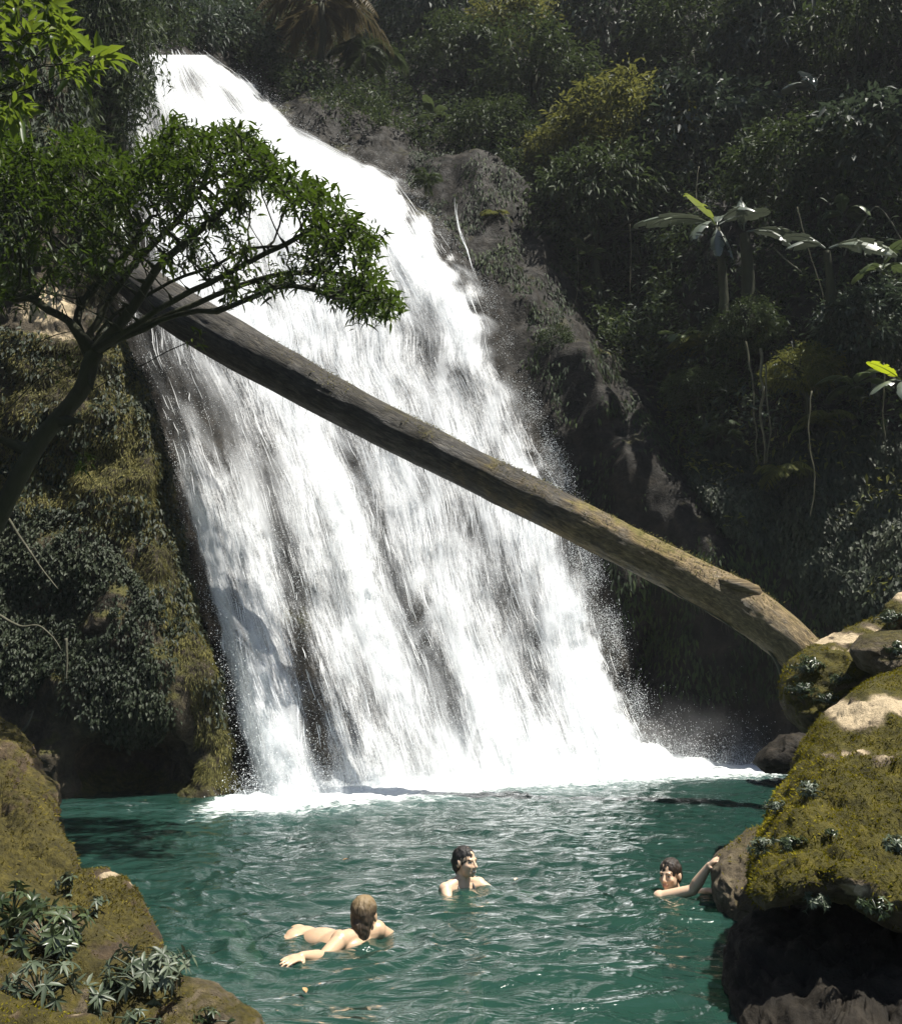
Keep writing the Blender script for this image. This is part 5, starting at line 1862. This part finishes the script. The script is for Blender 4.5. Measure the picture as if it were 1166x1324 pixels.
def hand_pieces(w, d, n, curl=.35, spread=.1, thumb=1, s=1.0):
    """w wrist, d direction of the fingers, n back of the hand; thumb = side (+1/-1)"""
    w, d, n = np.asarray(w, float), unit(np.array(d, float)), np.array(n, float)
    n = unit(n - d * np.dot(n, d))
    l = np.cross(n, d)
    A = np.stack([l, d, n])
    ps = [bone(w, .024 * s, w + d * .02 * s, .026 * s), ball(w + d * .055 * s, np.array([.042, .052, .016]) * s, A)]
    for k, (x, ln) in enumerate(((-.031, .062), (-.0105, .078), (.0105, .084), (.031, .074))):
        x, ln = x * thumb, ln
        b = w + d * (.088 - .006 * abs(k - 1.8)) * s + l * x * s
        dirn = unit(d + l * x * spread * 30 * .1)
        r = .0088 * s
        a = curl * (.6 + .15 * k)
        for seg, fr in enumerate((.45, .32, .23)):
            a2 = a * (seg + .6)
            dd = unit(dirn * math.cos(a2) - n * math.sin(a2))
            e = b + dd * ln * fr * s
            ps.append(bone(b, r, e, r * .9, 5))
            b, r = e, r * .9
    b = w + d * .03 * s + l * .032 * thumb * s
    for dd, ln, r in ((unit(d * .6 + l * thumb * .75 - n * .25), .036, .0115), (unit(d * .85 + l * thumb * .45 - n * .35), .032, .010)):
        e = b + dd * ln * s
        ps.append(bone(b, r * s, e, r * .9 * s, 5))
        b = e
    return ps


def limb(a, ra, b, rb, c, rc, bulge=.1):
    m = b + (c - b) * .3
    return [bone(a, ra, b, rb), bone(b, rb, c, rc), bone(b + (c - b) * .1, rb * .98, m, rb * (1 + bulge)), bone(m, rb * (1 + bulge), c, rc)]


def skin_mat(name, col, lip):
    t = NT(name)
    n = t.noise(t.pos(), 30, 4, .6)
    c = t.mix(t.math('MULTIPLY', n, .5), col, tuple(x * .78 for x in col))
    return t.done(t.bsdf(c, .38, .45, t.bump(n, .12, .004), **{'Subsurface Weight': .08, 'Subsurface Scale': .02}))


t = NT('lips')
M['lips'] = t.done(t.bsdf((.40, .21, .15), .4))
t = NT('eye white')
M['eyewhite'] = t.done(t.bsdf((.55, .52, .48), .2))
t = NT('dark eye')
M['iris'] = t.done(t.bsdf((.012, .010, .008), .15))
t = NT('eyebrow')
M['brow'] = t.done(t.bsdf((.10, .065, .045), .7))
t = NT('teeth')
M['teeth'] = t.done(t.bsdf((.7, .66, .58), .3))


def hair_mat(name, c0, c1, zlo=None, zhi=None, top=None):
    t = NT(name)
    v = t.mapping(t.pos(), (1, 1, .22))
    n = t.noise(v, 70, 4, .6)
    c = t.ramp(n, [(.3, c0), (.7, c1)])
    if top:
        sx = t.n('SeparateXYZ')
        t.l(t.pos(), sx.inputs[0])
        c = t.mix(t.maprange(sx.outputs['Z'], zlo, zhi), c, t.mix(n, tuple(x * .6 for x in top), top))  # lighter brown crown, with the top sheen painted into the colour
    return t.done(t.bsdf(c, .5, .4, t.bump(n, 1.0, .010)))


def paint_face(me, root_loc, c, A, brow=True, open_mouth=False):
    n = len(me.polygons)
    ce = np.empty(n * 3, np.float32)
    me.polygons.foreach_get('center', ce)
    q = (ce.reshape(-1, 3) + np.array(root_loc) - np.asarray(c)) @ A.T
    x, y, z = q[:, 0], q[:, 1], q[:, 2]
    ax = np.abs(x)
    mi = np.zeros(n, np.int32)
    near = (np.abs(x) < .1) & (y > .045) & (y < .13) & (np.abs(z) < .12)
    eye = near & (((ax - .031) / .0125) ** 2 + (z / .0052) ** 2 < 1)
    mi[eye] = 2
    mi[eye & (np.abs(ax - .031) < .0062)] = 3
    lid = near & (((ax - .031) / .017) ** 2 + ((z - .001) / .009) ** 2 < 1) & ~eye & (z > 0)
    mi[lid & (z > .0055)] = 3
    if brow:
        mi[near & (np.abs(z - .021 + .12 * (ax - .031) ** 2 / .031) < .0030) & (ax > .014) & (ax < .046)] = 5
    lip = near & (((x) / .024) ** 2 + ((z + .063) / .0115) ** 2 < 1) & (y > .075)
    mi[lip] = 1
    if open_mouth:
        mi[lip & (np.abs(z + .0630) < .0042) & (ax < .017)] = 4
    me.polygons.foreach_set('material_index', mi)


def make_person(label, skin, head_c, A, pieces, hair, extra, vox=.0055, open_mouth=False):
    s = voxel('person', pieces + head_pieces(head_c, A), vox, [M[skin], M['lips'], M['eyewhite'], M['iris'], M['teeth'], M['brow']], 4)
    o = obj('person', s)
    recenter(o)
    paint_face(s, o.location, head_c, A, True, open_mouth)
    tag(o, label, 'person')
    for nm, pcs, mat, vx in [('hair', hair, extra['hair'], .005)] + extra.get('parts', []):
        h = voxel(nm, pcs, vx, mat, 2 if nm == 'hair' else 1)
        # strands: fine ripples in the hair surface
        n = len(h.vertices)
        co = np.empty(n * 3, np.float32)
        h.vertices.foreach_get('co', co)
        co = co.reshape(-1, 3)
        if nm == 'hair':
            nr = np.empty(n * 3, np.float32)
            h.vertices.foreach_get('normal', nr)
            co = co + nr.reshape(-1, 3) * (.0065 * fbm((co - head_c) * np.array([55, 55, 12]), 3, 5) + .007 * fbm((co - head_c) * 20, 3, 6))[:, None]
            # hair material runs in object space from the head centre
        h.vertices.foreach_set('co', (co - np.array(o.location)).astype(np.float32).ravel())
        h.update()
        obj(nm, h, o)
    return o


M['skin_a'] = skin_mat('pale wet skin', (.47, .32, .205), None)
M['skin_b'] = skin_mat('warm wet skin', (.60, .42, .29), None)
V3 = lambda *a: np.array(a, float)

# -- bather seen from behind, swimming away
hc = P(471, 1183, 5.80)
A = rot_frame((.22, .96, .10))
nb = hc + V3(-.012, -.035, -.135)
shn, shf = V3(-.655, 5.66, .035), V3(-.455, 5.86, .045)
chest, waist, pel = V3(-.66, 5.78, -.02), V3(-.80, 5.88, -.022), V3(-.94, 6.0, -.062)
sp = unit(chest - pel)
Bx = np.stack([sp, unit(np.cross(V3(0, 0, 1), sp)), np.cross(sp, unit(np.cross(V3(0, 0, 1), sp)))])
ps = [bone(hc + V3(-.0, -.02, -.06), .050, nb, .052), bone(nb, .06, chest, .085), bone(shn, .052, shf, .052), bone(nb, .045, shn, .05), bone(nb, .045, shf, .05), ball(shn, .058), ball(shf, .058),
      ball(chest, (.17, .145, .085), Bx), ball(waist, (.16, .115, .075), Bx), ball(pel, (.13, .15, .095), Bx), ball(pel + V3(-.03, -.07, .01), .080), ball(pel + V3(-.03, .07, .01), .080)]
el, wr = V3(-.73, 5.49, -.015), V3(-.82, 5.36, .03)
ps += limb(shn, .050, el, .038, wr, .026) + hand_pieces(wr, (-.62, -.78, .02), (.1, -.2, 1), .2, .2, 1)
el, wr = V3(-.30, 6.02, -.08), V3(-.26, 6.24, -.05)
ps += limb(shf, .050, el, .038, wr, .026) + hand_pieces(wr, (.1, 1, 0), (0, 0, 1), .2, .2, -1)
for s_, kx in ((-1, 0), (1, .04)):
    hip = pel + V3(-.05, .085 * s_, -.01)
    kn = hip + V3(-.24, .16, -.30 + kx)
    an = kn + V3(-.20, .24, .24)
    ps += limb(hip, .085, kn, .056, an, .038, .12) + [bone(an, .036, an + V3(-.14, .07, .04), .026)]
L = lambda x, y, z: hc + np.array([x, y, z]) @ A
hair = [ball(L(0, -.016, .034), (.080, .092, .088), A), ball(L(0, -.045, -.01), (.072, .062, .085), A), bone(L(0, -.060, -.05), .060, L(0, -.072, -.135), .040), bone(L(.01, -.07, -.12), .038, L(.005, -.082, -.205), .022)]
M['hair_light'] = hair_mat('wet light brown hair', (.018, .012, .008), (.06, .042, .026), .15, .27, (.24, .17, .085))
o = make_person('bather swimming away, seen from behind with wet light brown hair', 'skin_a', hc, A, ps, hair, {'hair': M['hair_light']})

# -- laughing bather turned to the right
hc = P(601, 1114, 7.26)
A = rot_frame((.80, -.60, .02))
nb = hc + V3(-.02, .02, -.14)
bf = unit(V3(.62, -.78, 0))
lat = unit(np.cross(V3(0, 0, 1), bf))          # her left
shl, shr = nb + lat * .165 + V3(0, 0, -.045), nb - lat * .165 + V3(0, 0, -.045)
Bt = np.stack([lat, bf, V3(0, 0, 1)])
ch = nb + V3(0, 0, -.19)
ps = [bone(hc + V3(-.015, .01, -.06), .046, nb, .048), bone(nb, .055, ch, .09), bone(shl, .046, shr, .046), bone(nb + V3(0, 0, .02), .036, shl, .044), bone(nb + V3(0, 0, .02), .036, shr, .044), ball(shl, .052), ball(shr, .052),
      ball(ch, (.150, .095, .17), Bt), ball(ch + bf * .07 + lat * .07 + V3(0, 0, -.03), .062), ball(ch + bf * .07 - lat * .07 + V3(0, 0, -.03), .062), ball(ch + V3(0, 0, -.22), (.12, .085, .15), Bt), ball(ch + V3(0, .02, -.40), (.155, .105, .13), Bt)]
el = shr + V3(.04, -.20, -.13)
wr = el + V3(.17, -.08, .075)
ps += limb(shr, .046, el, .034, wr, .024) + hand_pieces(wr, (.9, -.1, .08), (.0, -.2, 1), .2, .25, 1, .92)
el = shl + V3(.16, -.10, -.08)
wr = el + V3(.18, -.10, .05)
ps += limb(shl, .046, el, .034, wr, .024) + hand_pieces(wr, (.9, -.35, .0), (0, 0, 1), .2, .25, -1, .92)
for s_ in (-1, 1):
    hip = ch + V3(0, .02, -.45) + lat * .085 * s_
    kn = hip + V3(-.05 + .1 * s_, -.12, -.40)
    an = kn + V3(-.12, .20, -.34)
    ps += limb(hip, .080, kn, .053, an, .036, .12) + [bone(an, .034, an + V3(.06, -.08, -.12), .026)]
L = lambda x, y, z: hc + np.array([x, y, z]) @ A
hair = [ball(L(0, -.016, .034), (.078, .090, .085), A), ball(L(0, -.046, -.005), (.071, .054, .076), A), ball(L(0, -.088, -.005), (.036, .034, .040), A), bone(L(.06, -.02, .0), .028, L(.058, -.035, -.055), .016), bone(L(-.06, -.02, .0), .028, L(-.058, -.035, -.055), .016),
        bone(L(.0, -.07, -.05), .04, L(.0, -.06, -.10), .022)]
M['hair_black'] = hair_mat('wet black hair', (.004, .004, .004), (.018, .015, .013))
t = NT('black swimsuit')
M['suit'] = t.done(t.bsdf((.012, .012, .014), .5))
strap = []
for s_ in (-1, 1):
    pts = spline(np.array([nb - bf * .058 + V3(0, 0, .03), nb + lat * .058 * s_ + V3(0, 0, .005), nb + lat * .075 * s_ + bf * .060 + V3(0, 0, -.06), ch + bf * .115 + lat * .06 * s_ + V3(0, 0, .02)]), 9)
    for a_, b_ in zip(pts[:-1], pts[1:]):
        strap.append(bone(a_, .010, b_, .010, 4))
for s_ in (-1, 1):
    strap.append(ball(ch + bf * .075 + lat * .07 * s_ + V3(0, 0, -.03), .066))
strap += [ball(ch + V3(0, .0, -.12), (.150, .10, .12), Bt), ball(ch + V3(0, .0, -.26), (.135, .10, .15), Bt), ball(ch + V3(0, .018, -.40), (.162, .112, .11), Bt)]
o = make_person('laughing dark haired bather in a black halter top turned to the right', 'skin_b', hc, A, ps, hair, {'hair': M['hair_black'], 'parts': [('swimsuit', strap, M['suit'], .006)]}, open_mouth=True)

# -- bather holding on to the rock
hc = P(866, 1131, 7.15)
A = rot_frame((-.66, -.75, .0))
nb = hc + V3(.035, .02, -.145)
sn, sf = P(853, 1161, 7.03), P(884, 1164, 7.34)
lat = unit(sf - sn)
bf = unit(np.cross(lat, V3(0, 0, 1)))
bf = bf if bf[0] > 0 else -bf
Bt = np.stack([lat, bf, V3(0, 0, 1)])
ch = (sn + sf) / 2 + V3(0, 0, -.15)
ps = [bone(hc + V3(.015, .01, -.06), .048, nb, .05), bone(nb, .055, ch, .09), bone(sn, .046, sf, .046), bone(nb, .038, sn, .044), bone(nb, .038, sf, .044), ball(sn, .055), ball(sf, .055),
      ball(ch, (.155, .10, .17), Bt), ball(ch + V3(0, 0, -.20), (.125, .09, .15), Bt), ball(ch + V3(.02, .0, -.36), (.155, .11, .13), Bt)]
el, wr = P(895, 1151, 6.92), P(915, 1121, 6.84)
ps += limb(sn, .048, el, .039, wr, .026) + hand_pieces(wr, P(932, 1103, 6.74) - wr, V3(-.55, -.1, .85), .75, .2, -1, .95)
el, wr = P(896, 1158, 7.30), P(914, 1152, 7.06)
ps += limb(sf, .046, el, .036, wr, .025) + hand_pieces(wr, V3(.7, -.6, .1), V3(-.2, 0, 1), .5, .2, 1, .95)
for s_ in (-1, 1):
    hip = ch + V3(0.02, 0, -.42) + lat * .085 * s_
    kn = hip + V3(.18, -.08, -.30)
    an = kn + V3(-.12, .16, -.30)
    ps += limb(hip, .080, kn, .053, an, .036, .12) + [bone(an, .034, an + V3(.06, -.08, -.12), .026)]
L = lambda x, y, z: hc + np.array([x, y, z]) @ A
hair = [ball(L(0, -.013, .037), (.078, .091, .086), A), ball(L(0, -.050, -.012), (.070, .056, .076), A), bone(L(.0, -.085, -.03), .030, L(.01, -.08, -.09), .020)]
M['hair_brown'] = hair_mat('wet dark brown hair', (.007, .005, .004), (.035, .024, .016))
suit = [ball(ch + V3(0, 0, -.10), (.160, .108, .12), Bt), ball(ch + V3(.01, 0, -.22), (.140, .10, .14), Bt), ball(ch + V3(.02, 0, -.36), (.162, .116, .11), Bt)]
o = make_person('bather looking back with one arm raised onto the speckled rock', 'skin_b', hc, A, ps, hair, {'hair': M['hair_brown'], 'parts': [('swimsuit', suit, M['suit'], .006)]})

# rings of disturbed water and splashes are in the pool surface; floating leaves
LG = 'fallen leaves floating on the pool'
for (x, y, lab, az) in ((443, 1112, 'reddish fallen leaf floating far out behind the swimmer', .4), (396, 1283, 'tan fallen leaf floating in front of the swimmer', 2.0), (665, 1138, 'pale fallen leaf floating beside the laughing bather', 1.0), (936, 1264, 'orange fallen leaf floating by the dark rock', .2)):
    p0 = W(x, y, .035)
    t = NT('fallen leaf')
    fm = t.done(t.bsdf((.42, .26, .12) if x != 665 else (.6, .5, .38), .5))
    v_, f_, tn = leaves(np.zeros((1, 3)), np.array([[math.cos(az), math.sin(az), .05]]), np.array([[0, .1, 1.0]]), .06, .45, -.05, .3, True, np.array([.5]))
    v_ = np.concatenate([v_, v_ - np.array([0, 0, .004])])
    f2 = [np.concatenate([q, q[:, ::-1] + 8]) for q in f_]
    o = tag(obj('fallen_leaf', mesh('fallen_leaf', v_, f2, fm)), lab, 'leaf', LG)
    o.location = p0.tolist()
